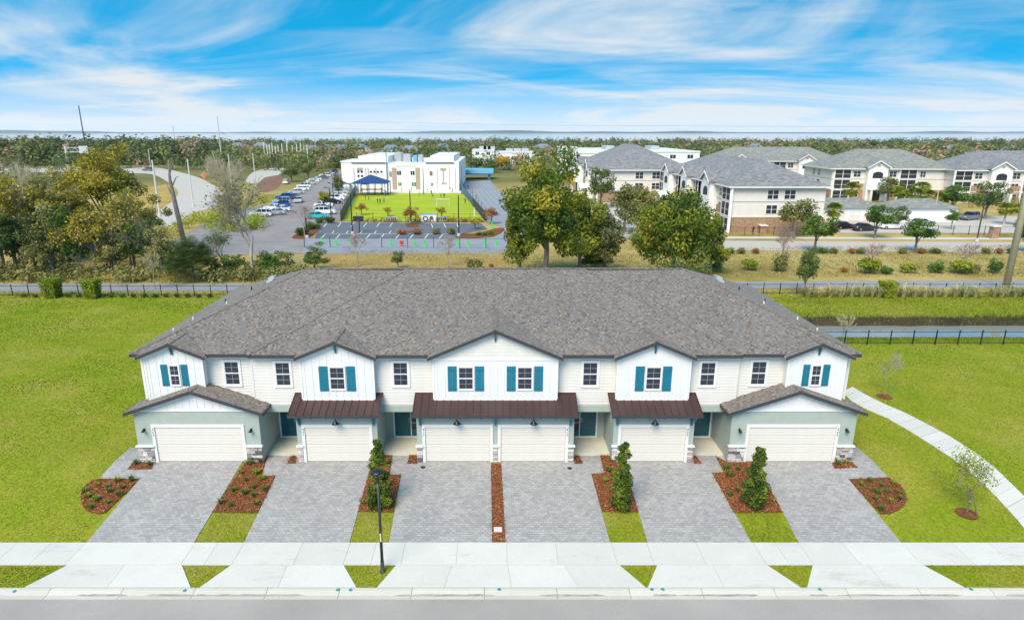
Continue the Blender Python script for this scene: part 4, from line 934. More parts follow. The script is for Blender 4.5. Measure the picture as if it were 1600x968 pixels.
T_ = [
 ('scr2',98,408,262,95,'olive tree between gantry and tall golden tree'),
 ('yel2',238,408,300,80,'yellow-green tree right of the tall golden tree'),
 ('bare5',178,428,292,110,'half-bare spreading yellow tree before the tall golden tree'),
 ('bare6',30,412,262,90,'half-bare green tree near the left edge above the dark trees'),
 ('yel2',8,428,292,85,'yellow-green tree cut off by the left edge of the picture'),
 ('yel2',72,414,282,85,'yellow-green tree behind the second scrubby tree from the left'),
 ('scr3',112,428,305,75,'mid-green tree between the two dark trees on the left'),
 ('yel2',152,430,318,72,'low yellow-green tree in front of the tall golden tree'),
 ('bare5',206,418,285,70,'thin half-bare yellow tree right of the golden tree trunk'),
 ('scr2',255,432,352,60,'olive shrub-like tree left of the palmetto thicket'),
 ('bare6',352,428,350,60,'half-bare tree between palmetto thicket and large bare tree'),
 ('scr3',365,430,392,50,'small leafy tree under the large bare tree'),
 ('scr1',28,431,300,110,'dense dark green tree at the far left edge behind the fence'),
 ('scr2',85,432,318,95,'grey-green scrubby tree, second from the left behind the fence'),
 ('bare5',128,431,325,90,'tangled half-bare tree behind the clipped hedge blocks on the left'),
 ('bare5',55,420,255,95,'half-bare yellow-green tree rising at the far left'),
 ('bare6',30,405,275,70,'thin half-bare tree at the left edge above the dark trees'),
 ('bare2',62,395,243,70,'pale bare branching tree left of the sign gantry'),
 ('yel1',178,398,221,128,'tall golden-yellow tree left of the curved road'),
 ('yel2',128,398,268,95,'yellow-green tree below and left of the tall golden one'),
 ('scr3',212,425,330,75,'mid-green vine-clad tree under the golden tree'),
 ('scr2',182,430,350,70,'olive scrubby tree beneath the tall golden tree'),
 ('bare6',240,425,330,80,'half-bare leaning tree left of the dead trunk'),
 ('bare4',243,452,385,42,'wispy young tree just behind the left fence'),
 ('bare1',396,430,262,135,'large nearly bare tree with thick pale trunk left of the parking lot'),
 ('bare2',362,345,232,90,'pale bare tree beside the curved road'),
 ('scr3',430,428,385,70,'leafy green tree behind the left end of the roof'),
 ('scr1',492,423,380,62,'dark green bushy tree rising behind the left roof slope'),
 ('bare3',560,417,362,46,'bare pinkish shrub tree standing left in the dry field'),
 ('street3',622,420,392,24,'small dark green conical tree in the dry field'),
 ('bare3',700,418,366,40,'bare pinkish shrub tree right in the dry field'),
 ('oak1',852,438,238,156,'largest yellow-green oak behind the middle of the roof'),
 ('oak3',905,428,285,85,'yellowish oak leaning against the largest oak on its right'),
 ('oak3',812,430,300,60,'smaller oak on the left flank of the largest oak'),
 ('dull',945,428,318,75,'dull grey-green tree between the two big oaks'),
 ('scr3',930,424,385,70,'low bright green tree between the two big oaks behind the ridge'),
 ('oak2',1050,438,288,150,'broad yellow-green oak behind the right half of the roof'),
 ('oak3',1110,428,325,55,'small oak on the right flank of the broad oak'),
 ('street3',938,325,262,52,'dark green tree in front of the grey-roofed apartments'),
 ('street2',975,362,280,70,'olive tree left of the two in front of the apartments'),
 ('street2',1012,368,284,66,'olive tree right of the two in front of the apartments'),
 ('street2',1240,372,307,80,'rounded olive tree at the near apartment corner'),
 ('street2',1000,376,306,58,'olive tree in front of the apartment drive between the oaks'),
 ('street1',905,352,300,52,'green tree left of the dark one before the apartments'),
 ('street2',1085,372,330,40,'olive tree at the left corner of the nearest apartment block'),
 ('street1',1272,394,332,66,'fresh green street tree beside the near apartment block'),
 ('street1',1366,372,315,56,'green street tree in front of the low garages'),
 ('street1',1429,394,338,58,'fresh green street tree in the centre of the right road verge'),
 ('street3',1402,358,322,34,'small dark green tree behind the parked dark cars'),
 ('street3',1386,318,277,44,'round dark tree before the far apartment entrance'),
 ('street3',1538,342,283,58,'large dark green tree before the right apartment facade'),
 ('street1',1485,335,284,50,'green tree before the right apartment gable'),
 ('street1',1486,358,326,22,'small green tree beside the lot exit'),
 ('street3',1602,394,340,46,'green tree cut off by the right edge of the picture'),
 ('autumn2',507,330,295,30,'yellow-green small tree among the right row of parked cars'),
 ('street2',530,312,268,24,'small grey-green tree at the left corner of the white school'),
 ('street3',456,284,257,38,'round olive tree behind the left row of parked cars'),
 ('street2',482,280,253,40,'second round olive tree behind the left row of parked cars'),
 ('street3',524,274,243,30,'dark green round tree left of the white school'),
 ('bare3',476,372,318,44,'pinkish bare tree in the parking island'),
 ('autumn1',565,336,316,22,'russet shrub tree at the left of the turf field fence'),
 ('autumn2',606,338,322,20,'sparse yellow shrub tree, second along the turf field fence'),
 ('autumn1',642,350,321,30,'russet tree in the middle parking island'),
 ('autumn2',690,340,322,24,'sparse yellow shrub tree right of the field lettering'),
 ('autumn1',768,350,322,30,'orange autumn tree by the lower right field corner'),
 ('autumn2',742,358,338,28,'dull yellow shrub tree at the right parking island'),
 ('gold1',784,266,241,32,'bright golden tree beyond the blue drop-off canopy'),
 ('street3',745,268,246,34,'dark green tree beyond the blue drop-off canopy'),
 ('street3',766,270,250,32,'second dark green tree beyond the drop-off canopy'),
 ('gold1',890,300,262,20,'small golden tree in front of the white tower block'),
 ('street3',908,292,246,16,'dark palm-like tree beside the white tower block')]
for k, x, y, t_, wp, lab in T_: plant(k, x, y, t_, wp, lab)
plant('young', 1510, 800, 714, 52, 'young leafy tree on the right lawn with mulch ring', name='tree'); plant('bare4', 1382, 618, 540, 44, 'thin airy sapling on the right lawn beyond the path')
plant('bare4', 1316, 533, 484, 44, 'small bare sapling by the near black fence right of the roof'); plant('street3', 1256, 461, 388, 36, 'slim dark green staked tree behind the right end of the roof')
for (x, y) in ((1510,801),(1382,619)):
    p = G(x, y); o = MB().lathe([(.0,.05),(.35,.05),(.52,0)], n=20).build('mulch_ring', MULCH, None, True, loc=p); struct(o, 'round mulch ring under the %s' % ('young leafy tree' if x > 1400 else 'thin sapling'))
for i, (x, y, dx) in enumerate(((1527,808,-.45),(1390,622,.4))):
    p = G(x, y); o = MB().tube([(0,0,0),(dx*.9,.1,1.25)], .025, 6).tube([(dx*.85,.09,1.2),(dx*1.3,.12,1.25)], .012, 5).build('tree_stake', BARK, None, loc=p); tag(o, ['wooden stake bracing the young leafy tree','wooden stake bracing the thin sapling'][i], 'stake', 'tree stakes')
# palms by the apartments
for i, (x, y, t_, wp) in enumerate(((1327,322,286,28),(1403,324,293,26),(1425,328,294,28),(1446,330,297,26),(1436,318,285,28),(1466,334,300,24),(1568,350,318,26),(1590,352,318,26),(1300,352,318,30))):
    plant(('palm1','palm2','palm3')[i % 3], x, y, t_, wp, ['cabbage palm at the left corner of the right apartment block','leftmost cabbage palm of the row behind the garages','second cabbage palm of the row behind the garages','third cabbage palm of the row behind the garages','cabbage palm standing behind the garage palm row','rightmost cabbage palm of the row behind the garages','cabbage palm left of the concrete utility pole','cabbage palm behind the concrete utility pole','cabbage palm at the right end of the near apartment block'][i], 'palm', group='cabbage palms at the apartments')
plant('palmetto', 303, 436, 372, 82, 'rounded dark green palmetto thicket at the dead trunk', name='palmetto')
# dead trunk
p = G(292, 400); s = 1/pxm(p.y); hz_ = D(281, 250, p.y).z
b = MB(); b.tube([(0,0,0),(-.35,0,hz_*.3),(-.75,.1,hz_*.55),(-1.0,0,hz_*.8),(-.85,0,hz_)], [.42,.36,.33,.22,.06], 8); b.tube([(-.95,0,hz_*.72),(-.2,.2,hz_*.82),(.3,.2,hz_*.84)], [.12,.07,.02], 5); b.tube([(-.8,0,hz_*.6),(-1.5,.2,hz_*.72),(-1.7,.2,hz_*.8)], [.12,.07,.02], 5); b.tube([(-.9,0,hz_*.86),(-.3,.1,hz_*.97)], [.08,.02], 5)
root = empty('dead_tree', p); b.build('trunk', M('grey_bark', (.20,.17,.155), .95, .35, 4, .8, 12), root, True); tag(root, 'grey dead tree trunk with broken branches beside the side road', 'dead tree')
# columnar shrubs in the beds
def column(px, py, top, seed, label):
    p = G(px, py); r = ray(px, top); h = CAMH + r.z*((p.y-CAMY)/r.y) - p.z; g = np.random.default_rng(seed); root = empty('columnar_shrub', p)
    cl = []
    for i in range(90):
        f = g.uniform(.03, 1); rad = .54*(1-f**2.4*.72)*(.8 if f < .1 else 1); a_ = g.uniform(0, 6.28); q = rad*g.uniform(.2, .95); cl.append((math.cos(a_)*q, math.sin(a_)*q, f*h*.95, .25*(1.15-f*.6)))
    link('foliage', crown('foliage', cl, 7500, .065, LF['oak'], seed, tbase=.32, spread=.18), root); MB().tube([(0,0,0),(0.02,0,h*.9)], [.05,.015], 6).build('stem', BARK, root); tag(root, label, 'shrub', 'columnar shrubs in the mulch beds')
column(594, 792, 683, 61, 'tall columnar shrub in the mulch bed behind the street lamp'); column(970, 794, 686, 62, 'tall columnar shrub in the middle mulch bed before the fifth garage'); column(1177, 795, 695, 63, 'tall columnar shrub in the mulch bed before the rightmost garage')
# clipped hedges
def hedge(px, py, top, wp, label):
    p = G(px, py); r = ray(px, top); h = CAMH + r.z*((p.y-CAMY)/r.y) - p.z; wd = wp/pxm(p.y); g = np.random.default_rng(int(px)); n = 2600
    f = g.uniform(0, 1, n); face = g.integers(0, 5, n); u, v = g.uniform(-1, 1, n), g.uniform(-1, 1, n); X_ = np.where(face == 0, -1, np.where(face == 1, 1, u)); Y_ = np.where(face == 2, -1, np.where(face == 3, 1, np.where(face < 2, v, v))); Y_ = np.where(face < 2, v, Y_); Z_ = np.where(face == 4, 1, f)
    wz = wd/2*(.72 + .28*Z_); pos = np.column_stack([X_*wz, Y_*wz, .1+Z_*(h-.1)]) + g.normal(0, .05, (n,3)); nr = unit(np.column_stack([X_*(face < 2), Y_*((face > 1) & (face < 4)), (face == 4)*1.0]) + g.normal(0, .5, (n,3)))
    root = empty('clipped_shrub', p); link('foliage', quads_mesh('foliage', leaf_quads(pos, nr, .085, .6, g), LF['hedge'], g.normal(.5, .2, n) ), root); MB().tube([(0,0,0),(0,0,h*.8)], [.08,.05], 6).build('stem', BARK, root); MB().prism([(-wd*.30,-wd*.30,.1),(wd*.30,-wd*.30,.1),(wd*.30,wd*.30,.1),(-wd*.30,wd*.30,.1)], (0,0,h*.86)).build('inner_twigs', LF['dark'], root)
    tag(root, label, 'hedge', 'clipped block shrubs')
hedge(83, 464, 436, 23, 'block-clipped yellow-green shrub, left one on the left fence'); hedge(146, 465, 437, 21, 'block-clipped yellow-green shrub, right one on the left fence'); hedge(1385, 464, 440, 20, 'block-clipped green shrub among the ornamental grasses')
# small shrubs along left fence and field shrubs
tsi = -1
for i, x in enumerate(range(38, 330, 17)):
    if abs(x-83) < 14 or abs(x-146) < 14: continue
    tsi += 1
    plant('bush_d' if i % 3 else 'bush_g', x, 464, wpx=8, h=.55, wd=.75, label='tiny dark shrub, %s from the left along the left fence' % ORD[tsi], cat='shrub', group='tiny shrubs along the left fence')
fb = [(1118,424,402,24,'bush_o','olive bush just right of the broad oak'),(1172,422,402,24,'bush_y','yellow bush right of the oaks in the dry field'),(1218,424,393,26,'bush_o','olive bush at the bare tree in the dry field'),(1265,423,396,28,'bush_d','dark rounded bush behind the staked tree'),(1318,425,416,14,'bush_r','small brown bush in the middle of the dry field'),(1358,427,400,34,'bush_y','broad yellow-olive bush in the dry field'),(1384,427,415,22,'bush_g','low green bush beside the broad yellow one'),(1418,426,409,26,'bush_y','rounded yellow bush, centre of the dry field'),(1462,426,405,24,'bush_g','green bush right of the rounded yellow one'),(1500,427,403,34,'bush_y','large yellow bush near the utility pole'),(1520,427,410,20,'bush_o','olive bush touching the large yellow one'),(1553,426,402,22,'bush_g','green bush left of the utility pole'),(742,420,402,30,'bush_o','olive bush left of the largest oak'),(768,420,410,10,'bush_r','tiny rust bush at the largest oak')]
for x, y, t_, wp, k, lab in fb: plant(k, x, y, t_, wp, lab, 'bush', group='bushes in the dry field')
for i, (x, y, t_, wp, k) in enumerate(((1218,424,350,52,'bare3'),(1362,427,378,58,'bare3'),(1508,427,378,56,'bare3'))): plant(k, x, y, t_, wp, ['bare pinkish tree in the dry field, left of three','bare pinkish tree in the dry field, middle of three','bare pinkish tree in the dry field, right of three'][i])
for i, x in enumerate((1140,1158,1180,1285,1302,1330,1345,1410,1440,1462,1540,1560,1580)):
    plant(('bush_g','bush_o','bush_r')[i % 3], x, 396, 386, 16, 'low shrub, %s from the left along the apartment road verge' % ORD[i], 'shrub', group='low shrubs along the apartment road')
# ornamental grasses
OG = [tuft_mesh('blades', 150, 1.15, .75, LF['straw'], 70+i, .02, .7) for i in range(3)]
ogx = [1262,1280,1297,1314,1330,1346,1362,1372,1398,1410,1428,1444,1460,1476,1492,1508,1524,1552,1564,1586,1600]
for i, x in enumerate(ogx):
    p = G(x, 464); o = link('ornamental_grass', OG[i % 3], None, p, trng.uniform(0, 6), trng.uniform(1.05, 1.45)); tag(o, '%s straw-coloured grass clump from the left along the rear fence' % ORD[i], 'ornamental grass', 'ornamental grass clumps along the rear fence')
# undergrowth, woods
def mass(name, label, pts, hts, nl, leaf, kinds, seed, wfac=.5, mat='far', zfac=.5):
    g = np.random.default_rng(seed); n = len(pts); V = []; T = []
    for i in range(n):
        h = hts[i]; w_ = h*wfac*g.uniform(.8, 1.25); m = 7; C = np.column_stack([g.normal(0, w_*.38, m), g.normal(0, w_*.38, m), h*(zfac + g.uniform(-.28, .30, m))]); k = g.integers(0, m, nl)
        d = unit(g.normal(size=(nl,3))); pos = C[k] + d*(w_*.36*np.power(g.uniform(0,1,nl), .4))[:,None]; pos[:,2] = np.maximum(pos[:,2], .1)
        nr = unit(d*1.0 + g.normal(size=(nl,3))*.25 + np.array([0,0,.7])); V.append(leaf_quads(pos + pts[i], nr, leaf*h/9, .6, g)); T.append(kinds[i] + g.normal(0, .04, nl) + g.normal(0, .05, m)[k])
    return tag(link(name, quads_mesh(name, np.concatenate(V), LF[mat], np.clip(np.concatenate(T), 0, 1))), label, 'wood', kind='stuff')
g = np.random.default_rng(12)
pts = np.array([list(G(x, g.uniform(428, 441))) for x in g.uniform(-20, 500, 170)]); mass('undergrowth', 'tangled low undergrowth along the far side of the trail', pts, g.uniform(.7, 2.2, len(pts)), 90, .85, g.uniform(.1, .8, len(pts)), 13, 1.1, 'olive')
pts = np.array([list(G(x, g.uniform(385, 424))) for x in g.uniform(-20, 300, 48)]); mass('scrub', 'mixed scrub filling the ground under the left trees', pts, g.uniform(1.5, 4.0, len(pts)), 130, .62, g.uniform(.1, .9, len(pts)), 14, .9, 'olive')
pts = np.array([list(G(x, y)) for x, y in zip(g.uniform(320, 420, 46), g.uniform(345, 362, 46)) if y > 0] + [list(G(240 + f*190 + g.normal(0,4), 372 - f*62 + g.normal(0, 2))) for f in np.linspace(0, 1, 40)]); mass('roadside_scrub', 'yellow-green scrub on the bank between curved road and side road', pts, g.uniform(1., 2.6, len(pts)), 110, .7, g.uniform(.35, .95, len(pts)), 15, 1.0, 'hedge')
def wood(name, label, n, y0, y1, x0, x1, hm, seed, nl=70, kinds=None, mat='far', leaf=.95):
    g = np.random.default_rng(seed); P = []; 
    while len(P) < n:
        py, px = g.uniform(y0, y1), g.uniform(x0, x1); P.append(list(G(px, py)))
    kk = np.clip(g.normal(.34, .2, n), 0, .7); red = g.uniform(0, 1, n) < .14; kk[red] = g.uniform(.8, 1, red.sum())
    return mass(name, label, np.array(P), g.uniform(.7, 1.3, n)*hm, nl, leaf, kk if kinds is None else kinds(g, n), seed+1, .75, mat)
wood('far_wood', 'dark wood beyond the curved road on the left', 200, 251, 259, -40, 330, 13, 81, 170, leaf=.6)
wood('roadside_wood', 'scattered yellow-green trees between highway and left fence', 60, 274, 312, -40, 150, 4.6, 86, 260, leaf=.42, kinds=lambda g, n: np.clip(g.normal(.5, .16, n), .1, .8))
wood('far_wood', 'mixed trees behind the parking lot and white school', 150, 244, 262, 330, 560, 8.5, 82, 130, leaf=.75)
wood('far_wood', 'green and autumn trees beyond the white school', 190, 243, 254, 620, 900, 8, 83, 110, leaf=.8)
wood('far_wood', 'trees between the apartment blocks', 120, 246, 258, 1040, 1660, 9, 84, 130, leaf=.75)
g = np.random.default_rng(19); pts = np.array([list(G(x, y)) for x, y in zip(g.uniform(1310, 1640, 46), g.uniform(318, 328, 46))] + [list(G(x, y)) for x, y in zip(g.uniform(905, 1120, 40), g.uniform(350, 372, 40))]); mass('apartment_shrubs', 'shrubbery around the feet of the apartments', pts, g.uniform(.9, 2.4, len(pts)), 90, .75, g.uniform(.1, .8, len(pts)), 20, 1.0, 'olive')
# distant belts are laid out over real ground distance
def belt(label, n, d0, d1, hm, seed, nl=34, leaf=1.5):
    g = np.random.default_rng(seed); d = np.sqrt(g.uniform(d0*d0, d1*d1, n)); X_ = g.uniform(-.92, .98, n)*d*1.03; P = np.column_stack([X_, d + CAMY, np.zeros(n)])
    pat = np.sin(X_/70.+seed)+np.sin(d/45.+X_/110.); kk = np.clip(g.normal(.34, .2, n) + .06*pat, 0, .72); red = g.uniform(0,1,n) < .12 + .10*(pat > .9); kk[red] = g.uniform(.8, 1, red.sum())
    mass('distant_wood', label, P, g.uniform(.6, 1.3, n)*hm, nl, leaf, kk, seed+1, .95)
belt('patchy green and russet woods in the middle distance', 1500, 300, 520, 7.2, 91, 95, .78); belt('unbroken woods stretching to the lake shore', 2400, 500, 905, 8.5, 92, 60, 1.0)
g = np.random.default_rng(17); 
for i, (x, t_) in enumerate(((1362,219),(1388,224),(1516,221),(1542,225),(1230,223),(1575,228))):
    p = G(x, 247); plant('pine1', x, 247, t_, 16, ['tall flat-topped pine on the skyline, leftmost of the right group','skyline pine right of the tallest','pine with broad crown on the right skyline','slim skyline pine near the right edge','lone skyline pine above the far apartment roof','skyline pine closest to the right edge'][i], group='skyline pines')
# ================================================================== BACKGROUND GROUND SHEETS
sheet('field_grass', [(530,418),(800,418),(800,396),(470,396)], grassmat('tan_grass', [(.3, (.33,.22,.06)), (.7, (.42,.30,.11))], .2, 5), .006, 'strip of tan dry grass in front of the school drive')
sheet('side_road', [(266,379),(352,330),(430,318),(480,396),(300,399)], ASPHL, .010, 'grey side road entering the lot behind the dead trunk')
sheet('parking_lot', [(398,374),(432,320),(500,272),(556,262),(560,275),(545,292),(532,345),(490,349),(480,372),(472,396),(440,396)], ASPHL, .018, 'pinkish grey parking aisle between the rows of cars')
sheet('school_drive', [(464,396),(480,371),(772,371),(790,357),(760,345),(722,284),(766,282),(812,335),(830,372),(815,396)], asphalt('drive_asphalt', (.25,.26,.30), .1), .014, 'grey looping school drive')
sheet('parking_lot', [(500,347),(752,349),(762,358),(716,366),(716,373),(492,373)], ASPHD, .022, 'dark empty parking lot with white stall lines before the turf field')
sheet('sports_field', [(556,301.5),(722,301.5),(757,346),(531,345)], TURF, .014, 'bright yellow-green turf field in front of the school')
sheet('school_walk', [(556,296.5),(722,296.5),(724,301.8),(556,301.8)], M('beige_paving', (.62,.56,.42), .9), .018, 'pale walkway at the foot of the school')
sheet('curved_road', [(190,270),(192,264),(245,262),(300,274),(335,290),(358,308),(336,323),(300,333),(264,353),(216,354),(256,324),(273,311),(278,299),(263,285),(236,272)], ROADC, .012, 'wide pale road curving at the left', smooth=True)
sheet('highway', [(-60,270),(-60,262.5),(192,262.5),(192,269)], ROADC, .012, 'straight pale highway behind the left trees')
sheet('dry_field', [(60,350),(110,330),(200,300),(262,288),(276,300),(262,320),(225,342),(150,372),(90,372)], grassmat('golden_grass', [(.3, (.30,.20,.045)), (.6, (.47,.33,.11)), (.75, (.27,.2,.06))], .12, 4), .008, 'golden dry field inside the bend of the curved road', smooth=True)
sheet('ramp_road', [(384,283),(398,268),(428,262),(446,264),(440,272),(415,277),(402,286)], ROADC, .014, 'pale ramp road curving behind the parked cars', smooth=True)
sheet('bare_bank', [(402,287),(415,277.5),(440,272.5),(436,292),(410,300)], grassmat('brown_bank', [(.3, (.17,.09,.06)), (.7, (.27,.16,.11))], .2, 3), .010, 'brown earth bank below the ramp road', smooth=True)
sheet('apartment_road', [(1120,376),(1660,379),(1660,395),(1120,391)], ROADC, .012, 'pale road in front of the apartments'); sheet('apartment_sidewalk', [(1120,369.5),(1660,372),(1660,375),(1120,372.5)], CONC, .014, 'thin pale sidewalk across from the dry field')
sheet('apartment_lot', [(1296,364),(1296,346),(1480,346),(1500,338),(1660,338),(1660,364)], ROADC, .010, 'pale parking court of the apartments')
sheet('apartment_lot', [(940,372),(938,300),(1000,300),(1000,372)], ROADC, .010, 'narrow pale drive glimpsed between the big oaks')
def strip(p0, p1, wpx, root, mat=PAINTW, dz=.03, name='stall_line'):
    a, c = G(*p0), G(*p1); d = (c-a); d.z = 0; d.normalize(); s = Vector((-d.y, d.x, 0))*wpx
    q = [a-s, a+s, c+s, c-s]
    for v in q: v.z = F(v.y)+dz
    if (q[1]-q[0]).cross(q[2]-q[1]).z < 0: q.reverse()
    return MB().poly(q).build(name, mat, root)
mk = struct(empty('parking_markings'), 'white stall lines and kerbs of the empty parking lot')
for x in (511,533,553,573,593.5,613.6): strip((x,348),(x-5,354.5), .06, mk)
for x in (674,694,714): strip((x,349.5),(x+2,355.5), .06, mk)
for x in (522,544,566,588,611): strip((x,360.5),(x-3,365), .06, mk)
for x in (508,531,554,578,600,624,646,669,692): strip((x,366),(x-6,373), .07, mk)
for p0, p1 in (((500,347),(752,349)),((506,365.3),(716,366)),((716,366),(716,373)),((716,374),(760,371)),((760,371),(787,363)),((787,363),(790,357))): strip(p0, p1, .16, mk, CONC, .05, 'kerb')
for p0, p1 in (((560,303),(720,303)),((543,311),(534,344)),((534,344),(756,345)),((545,327),(553,311)),((741,322),(741,338)),((741,338),(754,338))): strip(p0, p1, .08, mk, PAINTW, .03, 'field_line')
for i in range(7): strip((727+i*5.6,288),(748+i*11,335), .04, mk, GREYP, .028, 'lane_line')
for i, (px, lab) in enumerate((([(634,348.5),(655,348.5),(653,355),(636,355)], 'small planted island in the middle of the stall row'),([(716,373),(718,366),(745,364.5),(775,357),(788,357),(784,364),(760,371)], 'curved planted island at the right end of the lot'),([(456,372),(470,362),(500,352),(498,360),(480,372)], 'planted island at the left end of the lot'))): sheet('parking_island', px, MULCH, .06, lab, smooth=i > 0)
for i, (x, y, t_, wp, k, lab) in enumerate(((472,368,352,26,'bush_d','dark bush on the left parking island, front'),(488,358,345,24,'bush_g','green bush on the left parking island, back'),(515,348,336,20,'bush_d','clipped dark bush beside the turf field corner'),(500,348,338,18,'bush_d','clipped dark bush beside the teal car'),(628,366,356,22,'bush_r','brown bush in the stall row, left'),(650,366,355,24,'bush_r','brown bush in the stall row, centre'),(682,366,356,16,'bush_o','olive bush in the stall row'),(705,366,354,18,'bush_o','olive bush in the stall row by the dark lamp pole'),(748,368,361,10,'bush_g','small round green shrub on the curved island, left'),(757,368,361,10,'bush_g','small round green shrub on the curved island, middle'),(767,367,360,10,'bush_g','small round green shrub on the curved island, right'))): plant(k, x, y, t_, wp, lab, 'bush', group='school lot bushes')
g = np.random.default_rng(55); pts = np.array([list(G(x, 346.8)) for x in g.uniform(548, 756, 60)]); mass('field_hedge', 'low brown hedge along the near side of the turf field', pts, g.uniform(.5, 1.1, 60), 60, 1.2, g.uniform(.1, .8, 60), 56, 1.2, 'autumn')
# ================================================================== FENCES
def fence(p0, p1, h, gap, label, pick=.13, mat=BLACK, rails=(.12, .95), name='fence', r=.035):
    p0, p1 = Vector(p0), Vector(p1); d = p1-p0; Lf = d.length; n = max(1, round(Lf/gap)); root = empty(name, p0, math.atan2(d.y, d.x)); dx = Lf/n
    pm = MB().box(-r,r,-r,r,0,h+.08).box(-r-.012,r+.012,-r-.012,r+.012,h+.08,h+.11).mesh('post', mat)
    for i in range(n+1): link('post', pm, root, (i*dx,0,0))
    rm = MB().box(r+.002,dx-r-.002,-.018,.018,0,.04).mesh('rail', mat)
    for i in range(n):
        for f in rails: link('rail', rm, root, (i*dx,0,h*f))
    if pick:
        b = MB(); x = pick
        while x < Lf: b.poly([(x-.006,0,.06),(x+.006,0,.06),(x+.006,0,h),(x-.006,0,h)]).poly([(x,-.006,.06),(x,.006,.06),(x,.006,h),(x,-.006,h)]); x += pick
        q = b.build('pickets', mat, root); q['kind'] = 'stuff'
    tag(root, label, 'fence'); return root
fence((-75,37.6,0),(-19,37.6,0), 1.2, 1.85, 'black picket fence across the left lawn'); fence((23,38.4,0),(72,38.4,0), 1.2, 1.85, 'black picket fence behind the ornamental grasses')
fence((22.5,20.5,0),(62,20.5,0), 1.2, 2.0, 'black picket fence in front of the ditch water')
a = G(476,386); c = G(800,388); fence(a, c, 1.6, 4.2, 'thin dark fence between dry field and school drive', 0, M('fence_grey', (.06,.07,.08), .5), (.0,.95), r=.05)
a = G(533,346.5); c = G(760,347.5); fence(a, c, 1.8, 3.2, 'thin dark fence along the near edge of the turf field', 0, BLACK, (.05,.5,.95), r=.04)
a = G(1440,366.5); c = G(1660,368); fence(a, c, 1.6, 2.6, 'black fence beside the apartment lot', .25); a = G(1140,368); c = G(1300,368); fence(a, c, 1.5, 2.6, 'black fence before the near apartment block', .25)
# padded netting walls at the turf sides
for (q0, q1, lab) in (((557,296),(533,345),'dark blue padded net wall on the left of the turf'),((720,297),(758,345),'dark blue padded net wall on the right of the turf')):
    a, c = G(*q0), G(*q1); d = c-a; n = 10; root = empty('net_wall', a, math.atan2(d.y, d.x)); Lf = d.length
    for i in range(n): MB().box(i*Lf/n+.04,(i+1)*Lf/n-.04,-.1,.1,.05,1.9).build('padded_panel', BLUEP if i < 6 else SCREEN, root)
    for i in range(n+1): MB().tube([(i*Lf/n,0,0),(i*Lf/n,0,3.2)], .05, 6).build('post', DARKM, root)
    tag(root, lab, 'net wall')
# ================================================================== SCHOOL
YS = 169.5
sr = empty('school_building', (D(633,298,YS).x, YS, 0)); tag(sr, 'white flat-roofed school with tan panels behind the turf field', 'building'); ox, oy = sr.location.x, sr.location.y
def sx(px): return D(px, 280, YS).x - ox
def szz(py): return D(633, py, YS).z
zt = szz(253)
MB().box(sx(551),sx(717),.0,46,0,zt-.6).build('wall', OFFW, sr); MB().box(sx(551)-.06,sx(606),-.5,46.1,0,zt).build('wing', OFFW, sr); MB().box(sx(665),sx(717)+.06,-.5,46.1,0,zt).build('wing', OFFW, sr)
MB().box(sx(606)+.01,sx(665)-.01,.2,46,zt-.59,zt-.45).build('roof', TRIM, sr); MB().box(sx(557),sx(604),4,40,zt+.001,zt+1.6).build('roof', TRIM, sr); MB().box(sx(671),sx(708),4,40,zt+.001,zt+1.7).build('roof', TRIM, sr)
MB().box(sx(551)-8,sx(551)-.01,20,40,0,zt-1).build('wall', OFFW, sr); MB().box(sx(551)-8.2,sx(551)+0,19.8,40,zt-1,zt-.6).build('roof', TRIM, sr)
for x0, x1, y0, y1, mt, nm, pr in ((551,604,253.6,255,DARKM,'cornice',.7),(666,710,253.6,255,DARKM,'cornice',.7),(613,620,262,296,BEIGE,'wall_panel',.05),(649.5,656.5,262,296,BEIGE,'wall_panel',.05),(620,650,256.5,260,CREAM,'wall_panel',.05),(559,568,262,267,BEIGE,'wall_panel',.55),(688.5,697.5,262.5,266.5,BEIGE,'wall_panel',.55),(692.3,694,266.5,287,BEIGE,'wall_panel',.55),(576,577,262,298,BEIGE,'pilaster',.55),(588,589,262,274,BEIGE,'pilaster',.55),
  (572,573,262,298,GREYP,'downpipe',.6),(553.5,554.5,262,298,GREYP,'downpipe',.6),(683,684,263,296,GREYP,'downpipe',.6),(702,703,263,296,GREYP,'downpipe',.6),(711,712,263,296,GREYP,'downpipe',.6)):
    MB().box(sx(x0),sx(x1),-pr-.05,-pr+.12,szz(y1),szz(y0)).build(nm, mt, sr)
wins = [(559.5,562.5,266.8,269.5),(565,568,266.8,269.5),(559.5,562.5,273.4,276),(565,568,273.4,276),(579,582,267,269.5),(584.5,587.5,267,269.5),(590,593,267,269.5),(595.5,598.5,267,269.5)]
for x0, x1, y0, y1 in wins: MB().box(sx(x0),sx(x1),-.62,-.45,szz(y1),szz(y0)).build('window', GLASSD, sr)
for x0, x1, y0, y1, mt in ((621,627,267,273,GLASS),(642,648,267,273,GLASS),(622,627,285,290,GREENW),(643,650,285,290.5,GREENW),(673,677,285.5,290,GREENW),(690,692,285,288,GREENW),(695,697.5,285,288,GREENW),(672,676,267,274,GLASS),(609,612,268,276,GLASS)):
    q = -.62 if x0 > 666 else -.12; w_ = MB().box(sx(x0),sx(x1),q,q+.2,szz(y1),szz(y0)).build('window', mt, sr); MB().box(sx((x0+x1)/2)-.06,sx((x0+x1)/2)+.06,q-.04,q-.002,szz(y1),szz(y0)).build('mullion', TRIM, w_)
